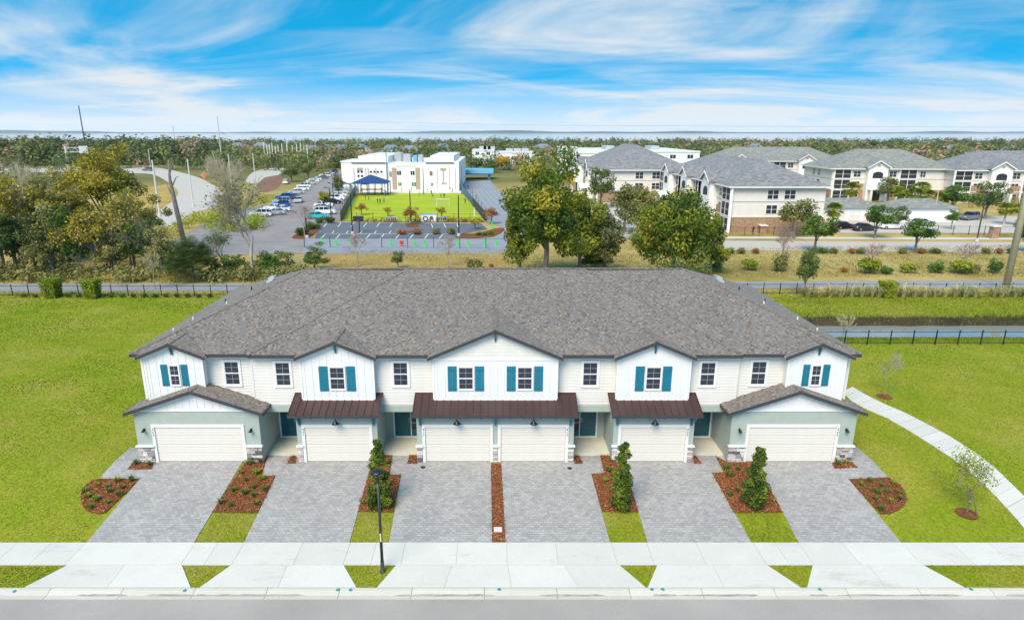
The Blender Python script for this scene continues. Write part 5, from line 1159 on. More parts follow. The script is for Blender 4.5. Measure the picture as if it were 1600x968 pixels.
for x0, x1, y_, h_, mt in ((607,618,14,2.8,STEEL),(625,636,10,2.4,STEEL),(640,646,10,2,LBLUE),(649,655,10,2.2,STEEL),(598,600,8,1.4,DARKM),(672,690,30,2.2,TRIM)):
    b = MB().box(sx(x0),sx(x1),y_,y_+4,zt-.4,zt-.4+h_)
    for i in range(5): b.box(sx(x0)+.15+i*(sx(x1)-sx(x0))/5.2, sx(x0)+.15+(i+.6)*(sx(x1)-sx(x0))/5.2, y_-.06, y_, zt+.1, zt-.6+h_)
    b.build('rooftop_unit', mt, sr)
# shade canopy
a = G(551,301); c = G(607,301); yv = (a.y+c.y)/2-6; ze_ = D(580,285,yv).z; za_ = D(580,272.5,yv).z; xl, xr = D(552,285,yv).x, D(607,285,yv).x; cxm = (xl+xr)/2
rt = empty('shade_canopy', (cxm, yv, 0)); hw = (xr-xl)/2; b = MB()
for q in ([(-hw,-5,ze_),(hw,-5,ze_),(0,0,za_)],[(hw,-5,ze_),(hw,5,ze_),(0,0,za_)],[(hw,5,ze_),(-hw,5,ze_),(0,0,za_)],[(-hw,5,ze_),(-hw,-5,ze_),(0,0,za_)]): b.poly(q); b.poly([(x,y,z-.06) for x,y,z in q][::-1])
b.build('canopy', BLUEC, rt)
for i in (-1,1):
    for j in (-1,1): MB().tube([(i*(hw-.3),j*4.7,0),(i*(hw-.3),j*4.7,ze_+.1)], .12, 8).build('post', BLUEP, rt)
tag(rt, 'dark blue pyramid shade canopy beside the turf field', 'canopy')
ps = empty('play_structure', (cxm, yv+.5, 0)); b = MB()
for i in range(4): b.tube([(-3+i*2,-1,0),(-3+i*2,-1,3)], .1, 6); b.tube([(-3+i*2,1,0),(-3+i*2,1,3)], .1, 6)
b.build('frame', DARKM, ps)['kind'] = 'stuff'; MB().box(-3,3,-1,1,1.4,1.55).build('deck', SCREEN, ps); MB().prism([(-3.1,-1.2,2.9),(-1,-1.2,2.9),(-2.05,-1.2,3.5)], (0,2.4,0)).build('roof', BLUEP, ps); MB().prism([(3,-.4,1.5),(3,.4,1.5),(5.4,.4,.1),(5.4,-.4,.1)], (0,0,.1)).build('slide', STEEL, ps); tag(ps, 'dark playground structure under the blue canopy', 'play structure')
# net poles and drop-off canopy
for i, (x, y, t_) in enumerate(((606,303,236),(662,303,262),(721.5,303,258))):
    p = G(x, y); h = D(x, t_, p.y).z; o = MB().lathe([(.35,0),(.35,.2),(.16,.25)], n=10).tube([(0,0,.2),(0,0,h)], [.16,.1], 8).build('net_pole', M('teal_pole%d' % i, (.03,.15,.19), .5), None, loc=p); tag(o, ['tall teal net pole right of the blue canopy','teal net pole in front of the school centre','tall teal net pole at the right corner of the turf'][i], 'pole', 'net poles')
Y0 = 222; rt = empty('dropoff_canopy', (D(745,270,Y0).x, Y0, 0)); xl, xr = D(717,265,Y0).x-rt.location.x, D(771,265,Y0).x-rt.location.x; z1 = D(745,264,Y0).z; z0 = D(745,270,Y0).z
MB().box(xl,xr,-5,6,z0,z1).build('roof', LBLUE, rt); MB().box(xl+.2,xr-.2,-4.9,5.8,z0-.4,z0-.002).build('soffit', BLUEP, rt)
for x in (xl+1.2, xr-1.6):
    for y in (-4,4.5): MB().box(x-.45,x+.45,y-.45,y+.45,0,z0-.41).build('pillar', BLUEP if y < 0 else OFFW, rt)
tag(rt, 'light blue flat drop-off canopy over the school lanes', 'canopy')
# banner, goals, hoop, poles
p = G(670,347.2); rt = empty('fence_banner', p); w2 = 12/pxm(p.y); MB().box(-w2,w2,-.12,-.07,.15,1.75).build('panel', TRIM, rt); MB().box(-w2,w2,-.135,-.121,1.5,1.75).build('stripe', LBLUE, rt)
for ch, dx in (('O',-.42),('R',.42)):
    cu = bpy.data.curves.new('t', 'FONT'); cu.body = ch; cu.size = 1.75*w2/1.9; cu.align_x = 'CENTER'; cu.extrude = .01; cu.offset = .03
    o = bpy.data.objects.new('t', cu); COL.objects.link(o); me = bpy.data.meshes.new_from_object(o.evaluated_get(bpy.context.evaluated_depsgraph_get())); bpy.data.objects.remove(o); me.materials.clear(); me.materials.append(BLACK); link('letter', me, rt, (dx*w2*.95,-.14,.24), (R(90),0,0))
tag(rt, 'white banner lettered OR in black on the turf fence', 'banner')
for x, lab in ((612,'white and dark fence banner left of the russet tree'),(690,'small dark fence banner right of the lettered one')):
    p = G(x,347.0); rt = empty('fence_banner', p); w2 = 9/pxm(p.y); MB().box(-w2,w2,-.12,-.07,.25,1.1).build('panel', GREYP, rt)
    for k in range(5): MB().box(-w2*.9+k*w2*.37,-w2*.9+k*w2*.37+w2*.22,-.135,-.121,.35,.95).build('dark_patch', BLACK, rt)
    tag(rt, lab, 'banner')
def goal(px, py, wp, hp, label):
    p = G(px, py); w2 = wp/2/pxm(p.y); h = hp/pxm(p.y); rt = empty('soccer_goal', p); b = MB(); b.tube([(-w2,0,0),(-w2,0,h),(w2,0,h),(w2,0,0)], .07, 6); b.tube([(-w2,0,h),(-w2,1.2,0),(w2,1.2,0),(w2,0,h)], .04, 5); b.build('frame', TRIM, rt)
    n = MB()
    for i in range(13): x = -w2+2*w2*i/12; n.tube([(x,0,h),(x,1.2,0)], .012, 3)
    for i in range(7): f = i/6; n.tube([(-w2,1.2*f,h*(1-f)),(w2,1.2*f,h*(1-f))], .012, 3)
    n.build('net', TRIM, rt); tag(rt, label, 'goal')
goal(692, 322, 20, 11, 'white soccer goal on the right half of the turf')
p = G(562,363); rt = empty('basketball_hoop', p); h = D(562,338,p.y).z; MB().tube([(0,0,0),(0,0,h*.75),(0,-.5,h*.92)], .09, 8).build('pole', BLACK, rt); MB().box(-.95,.95,-.62,-.55,h*.72,h*1.05).build('backboard', SCREEN, rt); MB().box(-.75,.75,-.64,-.621,h*.78,h*1.0).build('board_face', GLASS, rt)
b = MB(); b.tube([(math.cos(a_)*.25, -.95+math.sin(a_)*.25, h*.78) for a_ in np.linspace(0, 6.28, 13)], .02, 5); b.build('rim', ORANGE, rt); tag(rt, 'black basketball hoop in the empty parking lot', 'basketball hoop')
def lamp_pole(px, py, top, label, mat=BLACK, arm=1.0, group='lot lamp poles', rad=.09, name='lamp_pole'):
    p = G(px, py); h = D(px, top, p.y).z; rt = empty(name, p); MB().lathe([(.3,0),(.3,.5),(.12,.55)], n=10).build('base', CONC, rt); MB().tube([(0,0,.5),(0,0,h)], [rad*1.3,rad], 8).build('pole', mat, rt)
    if arm: MB().tube([(0,0,h-.15),(arm*.6,0,h)], .05, 6).box(arm*.5,arm*1.1,-.18,.18,h-.05,h+.1).build('lamp_head', mat, rt)
    tag(rt, label, 'lamp pole', group); return rt
for x, y, t_, lab, mt, ar in ((551,366,300,'dark lamp pole at the left end of the empty lot',BLACK,0),(642,348,296,'thin dark lamp pole at the turf fence',BLACK,0),(717,369,305,'dark lamp pole at the right end of the empty lot',BLACK,0),(518,345,293,'dark lamp pole among the right row of cars',BLACK,-1),(522,326,286,'second dark lamp pole among the right row of cars',BLACK,-1),(480,372,340,'short dark post on the left parking island',BLACK,0),
  (1211,358,296,'grey lamp pole before the near apartment block',DARKM,.8),(1526,377,300,'dark lamp pole on the apartment road verge',DARKM,-1),(1458,345,298,'tan lamp pole by the garages',POLEC,0),(938,330,268,'slim dark lamp pole left of the apartments',DARKM,0)): lamp_pole(x, y, t_, lab, mt, ar)
POL = M('galvanised', (.55,.56,.55), .6, .08)
for x, y, t_, lab, r_ in ((250,338,250,'grey steel pole in front of the curved road, left one',.17),(302,322,248,'grey steel pole beside the curved road, right one',.15),(363,300,241,'grey steel pole left of the parked cars',.15),(400,292,239,'grey steel pole behind the bare tree',.13),(236,264,233,'street light pole by the road car',.16),(138,256,165,'tall dark mast rising above the left woods',.26),(348,262,182,'very tall thin mast on the skyline',.22),(277,252,197,'grey mast beside the tallest one',.3)): lamp_pole(x, y, t_, lab, DARKM if x == 138 else POL, 1.6 if x == 236 else 0, 'tall poles on the left', r_, 'utility_pole')
for i, x in enumerate((415,420,424,428,433,437,443,451,459,466,472,477,482)):
    p = G(x, 259 + (i*7 % 5)*.5); h = D(x, 222 + (i*5 % 7), p.y).z; rt = empty('white_post', p); MB().tube([(0,0,0),(0,0,h)], [.3,.22], 8).build('pole', TRIM, rt); MB().lathe([(.5,0),(.5,.3),(.3,.4)], n=8).build('base', CONC, rt); tag(rt, '%s from the left in the cluster of tall white posts' % ORD[i], 'post', 'tall white posts behind the lot')
# big concrete utility pole and wires
p = G(1571,452); rt = empty('utility_pole', p); MB().tube([(0,0,-.5),(0,0,32)], [.38,.27], 14).build('pole', POLEC, rt, True); tag(rt, 'big tan concrete utility pole at the right edge', 'utility pole')
wz = CAMH + .4
for i, (zl, zr, y) in enumerate(((19.2,18.2,60),(17.6,17.3,64))):
    o = MB().tube([(-40,y+60,zl+.9),(10,y+30,(zl+zr)/2+.2),(p.x+60,y,zr)], .014, 4).build('power_line', BLACK); tag(o, ['upper thin power line crossing the sky near the horizon','lower thin power line crossing above the lake'][i], 'power line', 'power lines')
# street lamp in the foreground
p = G(598,892); h = D(603,733,p.y).z - p.z; rt = empty('street_lamp', p)
MB().lathe([(.13,0),(.13,.03),(.085,.06),(.085,.5),(.07,.55)], n=16).build('base', DARKM, rt, True); MB().tube([(0,0,.5),(0,0,h-.55)], [.068,.055], 14).build('pole', M('lamp_black', (.025,.03,.034), .45), rt, True)
MB().lathe([(.055,h-.6),(.085,h-.58),(.085,h-.50),(.06,h-.46),(.06,h-.36)], n=16).build('collar', BLACK, rt, True); MB().lathe([(.06,h-.36),(.11,h-.32),(.12,h-.18),(.10,h-.14)], n=16).build('lens', GLASS, rt, True); MB().lathe([(.10,h-.14),(.27,h-.15),(.285,h-.12),(.20,h-.05),(.07,h-.01),(0,h)], n=22).build('shade', BLACK, rt, True)
MB().box(-.03,.03,-.075,-.055,1.55,1.95).build('number_strip', M('pale_strip', (.6,.55,.4), .6), rt); tag(rt, 'black street lamp standing on the grass wedge by the curb', 'street lamp')
# gantry, guard rail, orange sign
p = G(108,264); h = D(100,229,p.y).z; rt = empty('sign_gantry', p); MB().tube([(0,0,0),(0,0,h)], [.7,.5], 10).build('post', POL, rt); MB().lathe([(1.2,0),(1.2,2.2),(.8,2.3)], n=10).build('base', CONC, rt)
b = MB(); W_ = 11.5
for zz_ in (h-.5, h-2.6):
    for yy in (-.6,.6): b.tube([(0,yy,zz_),(W_,yy,zz_)], .14, 6)
for i in range(8): b.tube([(i*W_/7,-.6,h-.5 if i % 2 else h-2.6),((i+1)*W_/7,-.6,h-2.6 if i % 2 else h-.5)], .1, 5) if i < 7 else None
b.build('truss', POL, rt); MB().box(W_-4.5,W_-.2,-.9,-.7,h-3.2,h+.3).build('sign_panel', M('sign_grey', (.5,.52,.53), .5), rt); tag(rt, 'grey steel sign gantry over the highway at left', 'gantry')
a = G(-40,262.8); c = G(330,261.5); fence(a, c, 1.0, 6.0, 'grey guard rail along the highway', 0, POL, (.55,.95), 'guard_rail', .12)
p = G(320,286); rt = empty('warning_sign', p); h = D(320,269,p.y).z; MB().tube([(0,0,0),(0,0,h)], .08, 6).build('post', POL, rt); MB().prism([(0,-.12,h-2.2),(1.2,-.12,h-1.0),(0,-.12,h+.2),(-1.2,-.12,h-1.0)], (0,.05,0)).build('panel', ORANGE, rt); tag(rt, 'orange diamond warning sign beside the curved road', 'sign')
# green and red figures / cones in the drive
gs = [(503,381),(525,383),(548,382),(611,384.5),(648,385),(664,385),(715,383),(732,385),(758,385),(775,383),(769,356),(752,312),(766,312)]
for i, (x, y) in enumerate(gs):
    p = G(x, y); o = MB().box(-.35,.35,-.25,.25,0,.06).tube([(0,0,.06),(0,0,.5)], [.22,.1], 8).box(-.05,.05,-.04,.04,.5,1.25).prism([(-.28,-.03,.55),(.28,-.03,.55),(.08,-.03,1.1),(-.08,-.03,1.1)], (0,.06,0)).build('traffic_marker', GREENS, None, loc=p); tag(o, '%s green upright traffic marker from the left' % ORD[i] if i < 10 else ['green traffic marker on the curved island','left green traffic marker in the queue lanes','right green traffic marker in the queue lanes'][i-10], 'traffic marker', 'green traffic markers in the school drive')
p = G(628,384.5); tag(MB().box(-.4,.4,-.3,.3,0,.08).box(-.06,.06,-.04,.04,.08,.5).box(-.35,.35,-.04,.04,.3,.9).build('traffic_marker', REDS, None, loc=p), 'red traffic marker between the green ones in the drive', 'traffic marker')
# ================================================================== APARTMENTS
def apartment(label, loc, rz, Lg, dp, bays, shing, eave=8.2, ends=True, base=BRICKM):
    rt = empty('apartment_building', loc, rz); tag(rt, label, 'apartment building')
    MB().box(0,Lg,0,dp,2.9,eave).build('wall', CREAM, rt); MB().box(-.06,Lg+.06,-.06,dp+.06,0,2.88).build('brick_base', base, rt); MB().box(-.08,Lg+.08,-.08,dp+.08,5.55,5.7).build('band', GREYP, rt); MB().box(-.1,Lg+.1,-.1,dp+.1,2.8,2.95).build('band', TRIM, rt)
    ov = .8; run = dp/2+ov; zr = eave+.1+run*.47; b = MB(); A,B_,C,D_ = (-ov,-ov,eave+.1),(Lg+ov,-ov,eave+.1),(Lg+ov,dp+ov,eave+.1),(-ov,dp+ov,eave+.1); E,F_ = (-ov+run,dp/2,zr),(Lg+ov-run,dp/2,zr)
    b.poly([A,B_,F_,E]).poly([B_,C,F_]).poly([C,D_,E,F_]).poly([D_,A,E]).poly([D_,C,B_,A]); b.build('roof', shing, rt, uv=True)
    g_ = MB(); g_.box(-ov-.05,Lg+ov+.05,-ov-.08,-ov,eave-.1,eave+.14).box(-ov-.05,Lg+ov+.05,dp+ov,dp+ov+.08,eave-.1,eave+.14).box(-ov-.08,-ov,-ov,dp+ov,eave-.1,eave+.14).box(Lg+ov,Lg+ov+.08,-ov,dp+ov,eave-.1,eave+.14); g_.build('gutter', TRIM, rt)
    wm = {}
    def win(x, y, z, w_, h, face):
        k = (w_, h)
        if k not in wm: wm[k] = (MB().box(-w_/2-.1,w_/2+.1,-.06,.0,-.1,h+.1).mesh('window', TRIM), MB().box(-w_/2,-.06,-.075,-.061,0,h/2-.04).box(.06,w_/2,-.075,-.061,0,h/2-.04).box(-w_/2,-.06,-.075,-.061,h/2+.04,h).box(.06,w_/2,-.075,-.061,h/2+.04,h).mesh('pane', GLASS))
        r_ = {'f':0,'r':R(90),'l':R(-90)}[face]; o = link('window', wm[k][0], rt, (x,y,z), r_); link('pane', wm[k][1], o)
    def balcony(x0, x1, y):
        for fl in range(3):
            z0 = [.3,3.1,5.85][fl]; z1 = [2.6,5.4,eave-.15][fl]; o = MB().box(x0,x1,y-.08,y-.005,z0,z1).build('screened_balcony', SCREEN, rt)
            fr = MB().box(x0-.15,x0,y-.16,y,z0-.2,z1+.15).box(x1,x1+.15,y-.16,y,z0-.2,z1+.15).box((x0+x1)/2-.07,(x0+x1)/2+.07,y-.14,y-.081,z0,z1).box(x0,x1,y-.15,y-.001,z1,z1+.15).box(x0,x1,y-.15,y-.001,z0-.2,z0); fr.build('frame', TRIM, o)
            MB().box(x0,x1,y-.12,y-.09,z0+1.0,z0+1.06).build('handrail', TRIM, o)
    for xb in bays:
        w_, pr = 5.0, 1.6; bx = MB().box(xb-w_/2,xb+w_/2,-pr,-.001,0,eave+.6); zg = eave+.6; bx.prism([(xb-w_/2,-pr,zg),(xb+w_/2,-pr,zg),(xb,-pr,zg+1.5)], (0,pr+3,0)); bx.build('entry_tower', OFFW, rt)
        r_ = MB()
        for q in (-1,1): s_ = slab([(xb,-pr-.5,zg+1.72),(xb+q*(w_/2+.5),-pr-.5,zg-.12),(xb+q*(w_/2+.5),5,zg-.12),(xb,5,zg+1.72)], .12); off = len(r_.v); r_.v += s_.v; r_.f += [tuple(i+off for i in f) for f in s_.f]; r_.m += s_.m
        r_.build('tower_roof', shing, rt, uv=True)
        for q in (-1,1): MB().prism([(xb,-pr-.56,zg+1.74),(xb+q*(w_/2+.55),-pr-.56,zg-.12),(xb+q*(w_/2+.55),-pr-.56,zg-.4),(xb,-pr-.56,zg+1.42)], (0,.1,0)).build('rake_board', TRIM, rt)
        arc = [(xb+1.3*math.cos(a_), -pr-.02, 6.9+.7*math.sin(a_)) for a_ in np.linspace(0, math.pi, 9)]; MB().prism([(xb+1.3,-pr-.02,5.9)] + arc[0:] + [(xb-1.3,-pr-.02,5.9)], (0,.1,0)).build('arched_opening', SCREEN, rt)
        MB().box(xb-.35,xb+.35,-pr-.05,-pr-.001,zg+.1,zg+.7).build('louvre', BEIGE, rt)
        pt = MB().prism([(xb-2.2,-pr-2,3.0),(xb+2.2,-pr-2,3.0),(xb,-pr-2,4.1)], (0,2,0)).build('porch_gable', OFFW, rt); MB().box(xb-1.2,xb+1.2,-pr-.05,-pr-.002,0,2.7).build('doorway', SCREEN, pt); MB().box(xb-2.1,xb-1.6,-pr-1.9,-pr-1.4,0,3.0).box(xb+1.6,xb+2.1,-pr-1.9,-pr-1.4,0,3.0).build('pillar', OFFW, pt)
        for q in (-1,1):
            x0 = xb+q*8.4; balcony(x0-2.0, x0+2.0, -.3); MB().box(x0-2.3,x0+2.3,-.29,-.001,0,eave-.02).build('balcony_bay', OFFW, rt)
            for z in (.9,3.6,6.2): win(xb+q*4.6, 0, z, 1.7, 1.35, 'f')
            for z in (.9,3.6,6.2): win(xb+q*12.2, 0, z, 1.3, 1.35, 'f') if 1 < xb+q*12.2 < Lg-1 else None
            MB().box(min(xb+q*2.6,xb+q*6.0),max(xb+q*2.6,xb+q*6.0),-.09,-.062,2.96,4.4).build('brick_panel', base, rt)
    if ends:
        for z in (3.45,6.1):
            for y in (dp*.44, dp*.62): win(Lg, y, z, 1.9, 1.5, 'r'); win(0, y, z, 1.9, 1.5, 'l')
    return rt
apartment('nearest grey-roofed apartment block with its end wall facing us', (42.7,132.6,0), R(-90), 48, 17, [8,23,38], SHING2)
apartment('grey-roofed apartment block behind the nearest one, partly hidden by oaks', (26.6,178,0), R(-90), 42, 24, [10.5,31.5], SHING2)
apartment('far apartment block with two white gables seen over the near roof', (73,186,0), 0, 43, 17, [8,30], SHING3)
apartment('right-hand apartment block with white gable behind the palms', (90,142,0), R(-4), 31, 19, [11], SHING3); apartment('rightmost apartment block, stepped forward of its neighbour', (118.5,134.5,0), R(-4), 44, 18, [9.5,32], SHING2)
def garage(loc, Lg, dp, label, door=True):
    rt = empty('garage_building', loc); MB().box(0,Lg,0,dp,0,2.7).build('wall', OFFW, rt); b = MB(); o_ = .5; z = 2.75; run = dp/2+o_; A,B_,C,D_ = (-o_,-o_,z),(Lg+o_,-o_,z),(Lg+o_,dp+o_,z),(-o_,dp+o_,z); E,F_ = (-o_+run,dp/2,z+run*.42),(Lg+o_-run,dp/2,z+run*.42)
    b.poly([A,B_,F_,E]).poly([B_,C,F_]).poly([C,D_,E,F_]).poly([D_,A,E]).poly([D_,C,B_,A]); b.build('roof', SHING3, rt, uv=True)
    if door:
        for i in range(int(Lg/3.2)): d = MB().box(.5+i*3.2,2.9+i*3.2,-.06,-.002,0,2.1).build('garage_door', CREAM, rt); MB().box(.5+i*3.2,2.9+i*3.2,-.075,-.061,1.02,1.06).build('door_rail', GREYP, d)
    tag(rt, label, 'garage', 'low garage blocks'); return rt
garage((66,100,0), 13.5, 7, 'low garage block left of the small dark tree'); garage((81.5,99,0), 13, 7, 'low garage block right of the small dark tree', False)
# ================================================================== FAR BUILDINGS
def flatblock(label, x0, x1, top, bot, Y, dp, mat=OFFW, extras=True, floors=2):
    p0 = D(x0, bot, Y); p1 = D(x1, bot, Y); z = D(x0, top, Y).z; rt = empty('white_building', (p0.x, Y, 0)); Lg = p1.x-p0.x; MB().box(0,Lg,0,dp,0,z).build('wall', mat, rt); MB().box(-.2,Lg+.2,-.2,dp+.2,z,z+.5).build('parapet', TRIM, rt)
    n = max(2, int(Lg/7))
    for i in range(n):
        for f in range(floors):
            zz = z*(f+.45)/floors; wv = MB().box((i+.3)*Lg/n,(i+.62)*Lg/n,-.08,-.002,zz,zz+1.5).build('window', GLASS, rt); MB().box((i+.45)*Lg/n,(i+.47)*Lg/n,-.12,-.081,zz,zz+1.5).build('mullion', TRIM, wv)
    if extras:
        for i in range(3): MB().box(Lg*(.3+i*.2),Lg*(.3+i*.2)+4,dp*.4,dp*.6,z+.5,z+2.2).build('rooftop_unit', STEEL, rt)
    tag(rt, label, 'building'); return rt
flatblock('white tower-like building rising behind the largest oak', 875, 900, 231.5, 262, 235, 14, floors=4, extras=False); flatblock('long low white building behind the apartment roofs', 903, 1092, 238, 258, 250, 60); flatblock('pale school wing with terracotta base beside the white tower', 899, 934, 240, 256, 240, 20, floors=1, extras=False)
p0 = D(917,248,239.5); tag(MB().box(0,9,0,.4,3,6.5).box(1,2.2,-.3,0,3,6.5).box(4,5.2,-.3,0,3,6.5).box(7,8.2,-.3,0,3,6.5).build('terracotta_wall', TERRA, None, loc=(p0.x, 239.2, 0)), 'orange-brown wall panel beside the white tower', 'wall')
flatblock('low white building left of centre near the horizon', 738, 772, 236, 246, 330, 30); flatblock('long low white building on the horizon left of the largest oak', 772, 835, 239, 248, 335, 25, floors=1)
hr = random.Random(6); HM = {}
def house(px, py, wm, label, roofc, k):
    p = G(px, py); rt = empty('distant_house', p, hr.uniform(-.5,.5)); key = k % 4
    if key not in HM:
        dp, h = 9, 3.2 + (key % 2)*2.6; b = MB(); A,B_,C,D_ = (-7,-.5,h),(7,-.5,h),(7,dp+.5,h),(-7,dp+.5,h); E,F_ = (-2.6,dp/2,h+3.0),(2.6,dp/2,h+3.0); b.poly([A,B_,F_,E]).poly([B_,C,F_]).poly([C,D_,E,F_]).poly([D_,A,E]).poly([D_,C,B_,A])
        wl = MB().box(-6.5,6.5,0,dp,0,h).box(1.2,6.0,-2,0,0,h-.1); wn = MB().box(-5,-3.4,-.08,-.002,1,2.4).box(-2,-.6,-.08,-.002,1,2.4)
        if key % 2: wn.box(-5,-3.4,-.08,-.002,3.8,5.1).box(-2,-.6,-.08,-.002,3.8,5.1).box(2.2,4.4,-2.08,-2.002,3.8,5.1)
        gd = MB().box(1.9,5.3,-2.08,-2.002,0,2.2); HM[key] = (wl.mesh('wall', [CREAM, OFFW][key % 2]), b.mesh('roof', roofc), wn.mesh('window', GLASS), gd.mesh('garage_door', TRIM))
    for n_, m_ in zip(('wall','roof','window','garage_door'), HM[key]): link(n_, m_, rt)
    tag(rt, label, 'house', 'distant houses')
RC = [M('roof_brown', (.24,.17,.14), .9), M('roof_grey', (.20,.22,.26), .9), M('roof_tan', (.32,.23,.18), .9), M('roof_blue', (.16,.20,.27), .9)]
hl = [(500,251),(512,249),(524,252),(536,248),(548,251),(560,247),(570,250),(488,252),(612,250),(628,248),(640,252),(655,247),(300,244),(318,243),(335,245),(368,243),(390,244),(408,243),(428,245),(1478,252),(1494,250),(1510,253),(850,247),(826,245),(866,249),(690,246),(1585,256),(1180,247)]
for i, (x, y) in enumerate(sorted(hl)): house(x, y-3, 13, '%s distant house from the left among the far trees' % ORD[i], RC[i % 4], i)
# ================================================================== VEHICLES
def paintm():
    m, t, b = newmat('car_paint'); oi = t.nodes.new('ShaderNodeObjectInfo'); t.links.new(oi.outputs['Color'], b.inputs['Base Color']); b.inputs['Roughness'].default_value = .25; b.inputs['Coat Weight'].default_value = .6; return m
PAINT = paintm(); TYRE = M('tyre', (.015,.015,.016), .85); RIM = M('rim', (.4,.41,.42), .35, metal=.6); LAMPW = M('headlamp', (.75,.76,.78), .2); LAMPR = M('tail_lamp', (.4,.01,.01), .3)
def car_meshes(suv):
    H_ = 1.72 if suv else 1.44; hw = .92; L_ = 2.3
    prof = [(-L_,.35),(-L_-.02,.72),(-L_+.15,.98 if suv else .92),(-1.9,1.04 if suv else .98)] + ([(1.0,1.06),(2.05,.96)] if suv else [(.95,1.0),(2.0,.86)]) + [(L_,.70),(L_-.02,.34),(1.75,.22),(-1.75,.22)]
    b = MB(); n = len(prof); secs = [(-hw,.10),(-hw+.07,0),(hw-.07,0),(hw,.10)]
    for y, ins in ((-hw,.06),(-hw+.06,0),(hw-.06,0),(hw,.06)):
        for x, z in prof: b.v.append((x*(1-ins*.6), y, .62+(z-.62)*(1-ins)))
    for k in range(3):
        for i in range(n): j = (i+1) % n; b.f.append((k*n+i, k*n+j, (k+1)*n+j, (k+1)*n+i)); b.m.append(0)
    b.f.append(tuple(range(n))[::-1]); b.f.append(tuple(3*n+i for i in range(n))); b.m += [0,0]
    zb = 1.0; r0, r1, f1, f0 = (-2.1,-1.75,.25,1.05) if suv else (-1.75,-1.05,.2,1.05)
    def frus(zlo, zhi, xa, xb_, xc_, xd, w0, w1, mb): # lower xa..xb, upper xc..xd
        i = len(mb.v); mb.v += [(xa,-w0,zlo),(xb_,-w0,zlo),(xb_,w0,zlo),(xa,w0,zlo),(xc_,-w1,zhi),(xd,-w1,zhi),(xd,w1,zhi),(xc_,w1,zhi)]
        for q in ((0,3,2,1),(4,5,6,7),(0,1,5,4),(1,2,6,5),(2,3,7,6),(3,0,4,7)): mb.f.append(tuple(i+k for k in q)); mb.m.append(0)
    gl = MB(); frus(zb-.03, H_-.07, r0, f0, r1, f1, .83, .68, gl)
    frus(H_-.075, H_, r1-.05, f1+.05, r1+.12, f1-.15, .70, .60, b)
    for xx in ((-.35,) if not suv else (-.3,-1.3)):
        for s in (-1,1): b.prism([(xx-.05,s*.835,zb-.02),(xx+.05,s*.835,zb-.02),(xx+.04,s*.69,H_-.06),(xx-.04,s*.69,H_-.06)], (0,s*.012,0))
    wl = MB().tube([(0,-.11,0),(0,.11,0)], .33, 16); rm = MB().tube([(0,-.125,0),(0,.125,0)], .2, 12); hd = MB().box(-.05,.05,-.2,.2,-.08,.08)
    return b.mesh('body', PAINT), gl.mesh('windows', GLASSD), wl.mesh('wheel', TYRE), rm.mesh('rim', RIM), hd.mesh('headlight', LAMPW), hd.mesh('tail_light', LAMPR), (2.0 if suv else 1.9)
CARS = {}
for k in (0, 1):
    bm_, gm, wm_, rm_, hm, tm_, _ = car_meshes(k)
    tm2 = tm_.copy(); tm2.materials.clear(); tm2.materials.append(LAMPR); hm2 = hm
    root = empty('parked_car', (0,0,-50)); link('body', bm_, root); link('windows', gm, root)
    for x in (-1.45, 1.42):
        for s in (-1,1): w_ = link('wheel', wm_, root, (x, s*.82, .33)); link('rim', rm_, w_)
    for s in (-1,1): link('headlight', hm, root, (2.24, s*.62, .74)); link('tail_light', tm2, root, (-2.28, s*.66, .84))
    CARS[k] = root
cused = {0: False, 1: False}
CC = dict(white=(.75,.76,.78), silver=(.42,.44,.46), black=(.015,.016,.02), blue=(.02,.09,.30), teal=(.03,.42,.52), red=(.30,.03,.03), grey=(.14,.15,.17), lightblue=(.25,.40,.55))
def car(px, py, rz, color, label, suv=0, group=None, name='parked_car'):
    o = CARS[suv]
    if cused[suv]: o = copy_tree(CARS[suv])
    cused[suv] = True; p = G(px, py, .03); o.location = p; o.rotation_euler = (0,0,rz); o.name = name
    for ch in o.children:
        if ch.data.name.startswith('body'): ch.color = (*CC[color], 1)
    for k_ in ('label','category','group'):
        if k_ in o: del o[k_]
    tag(o, label, 'car', group)
LR = [(408,338,'white'),(430,335,'silver'),(428,328,'white'),(439,330,'white'),(440,323,'blue'),(441,318,'lightblue'),(444,311,'blue'),(455,310,'grey'),(464,302.5,'silver'),(472,297.5,'white'),(475,293,'white'),(486,288,'silver'),(489,285,'white'),(493,282,'white'),(504,279,'grey'),(508,276.5,'white'),(512,274.5,'silver'),(516,272.8,'white'),(520,271,'blue')]
RR_ = [(496,341,'teal'),(509,334,'white'),(505,328,'silver'),(506,323,'white'),(520,318,'black'),(526,313,'white'),(530,308,'white'),(532,303,'silver'),(534,298,'lightblue'),(535,293.5,'white'),(537,290,'grey'),(539,287,'white')]
for i, (x, y, c) in enumerate(LR): car(x, y, R(188)+trng.uniform(-.05,.05), c, '%s %s car from the front of the left parking row' % (c.replace('lightblue','light blue'), ORD[i]) if False else '%s car, %s from the near end of the left parking row' % (c.replace('lightblue','light blue'), ORD[i]), 1 if c == 'blue' or i % 5 == 0 else 0, 'cars in the left parking row')
for i, (x, y, c) in enumerate(RR_): car(x, y, R(8)+trng.uniform(-.05,.05), c, '%s car, %s from the near end of the right parking row' % (c.replace('lightblue','light blue'), ORD[i]), 1 if i % 4 == 1 else 0, 'cars in the right parking row')
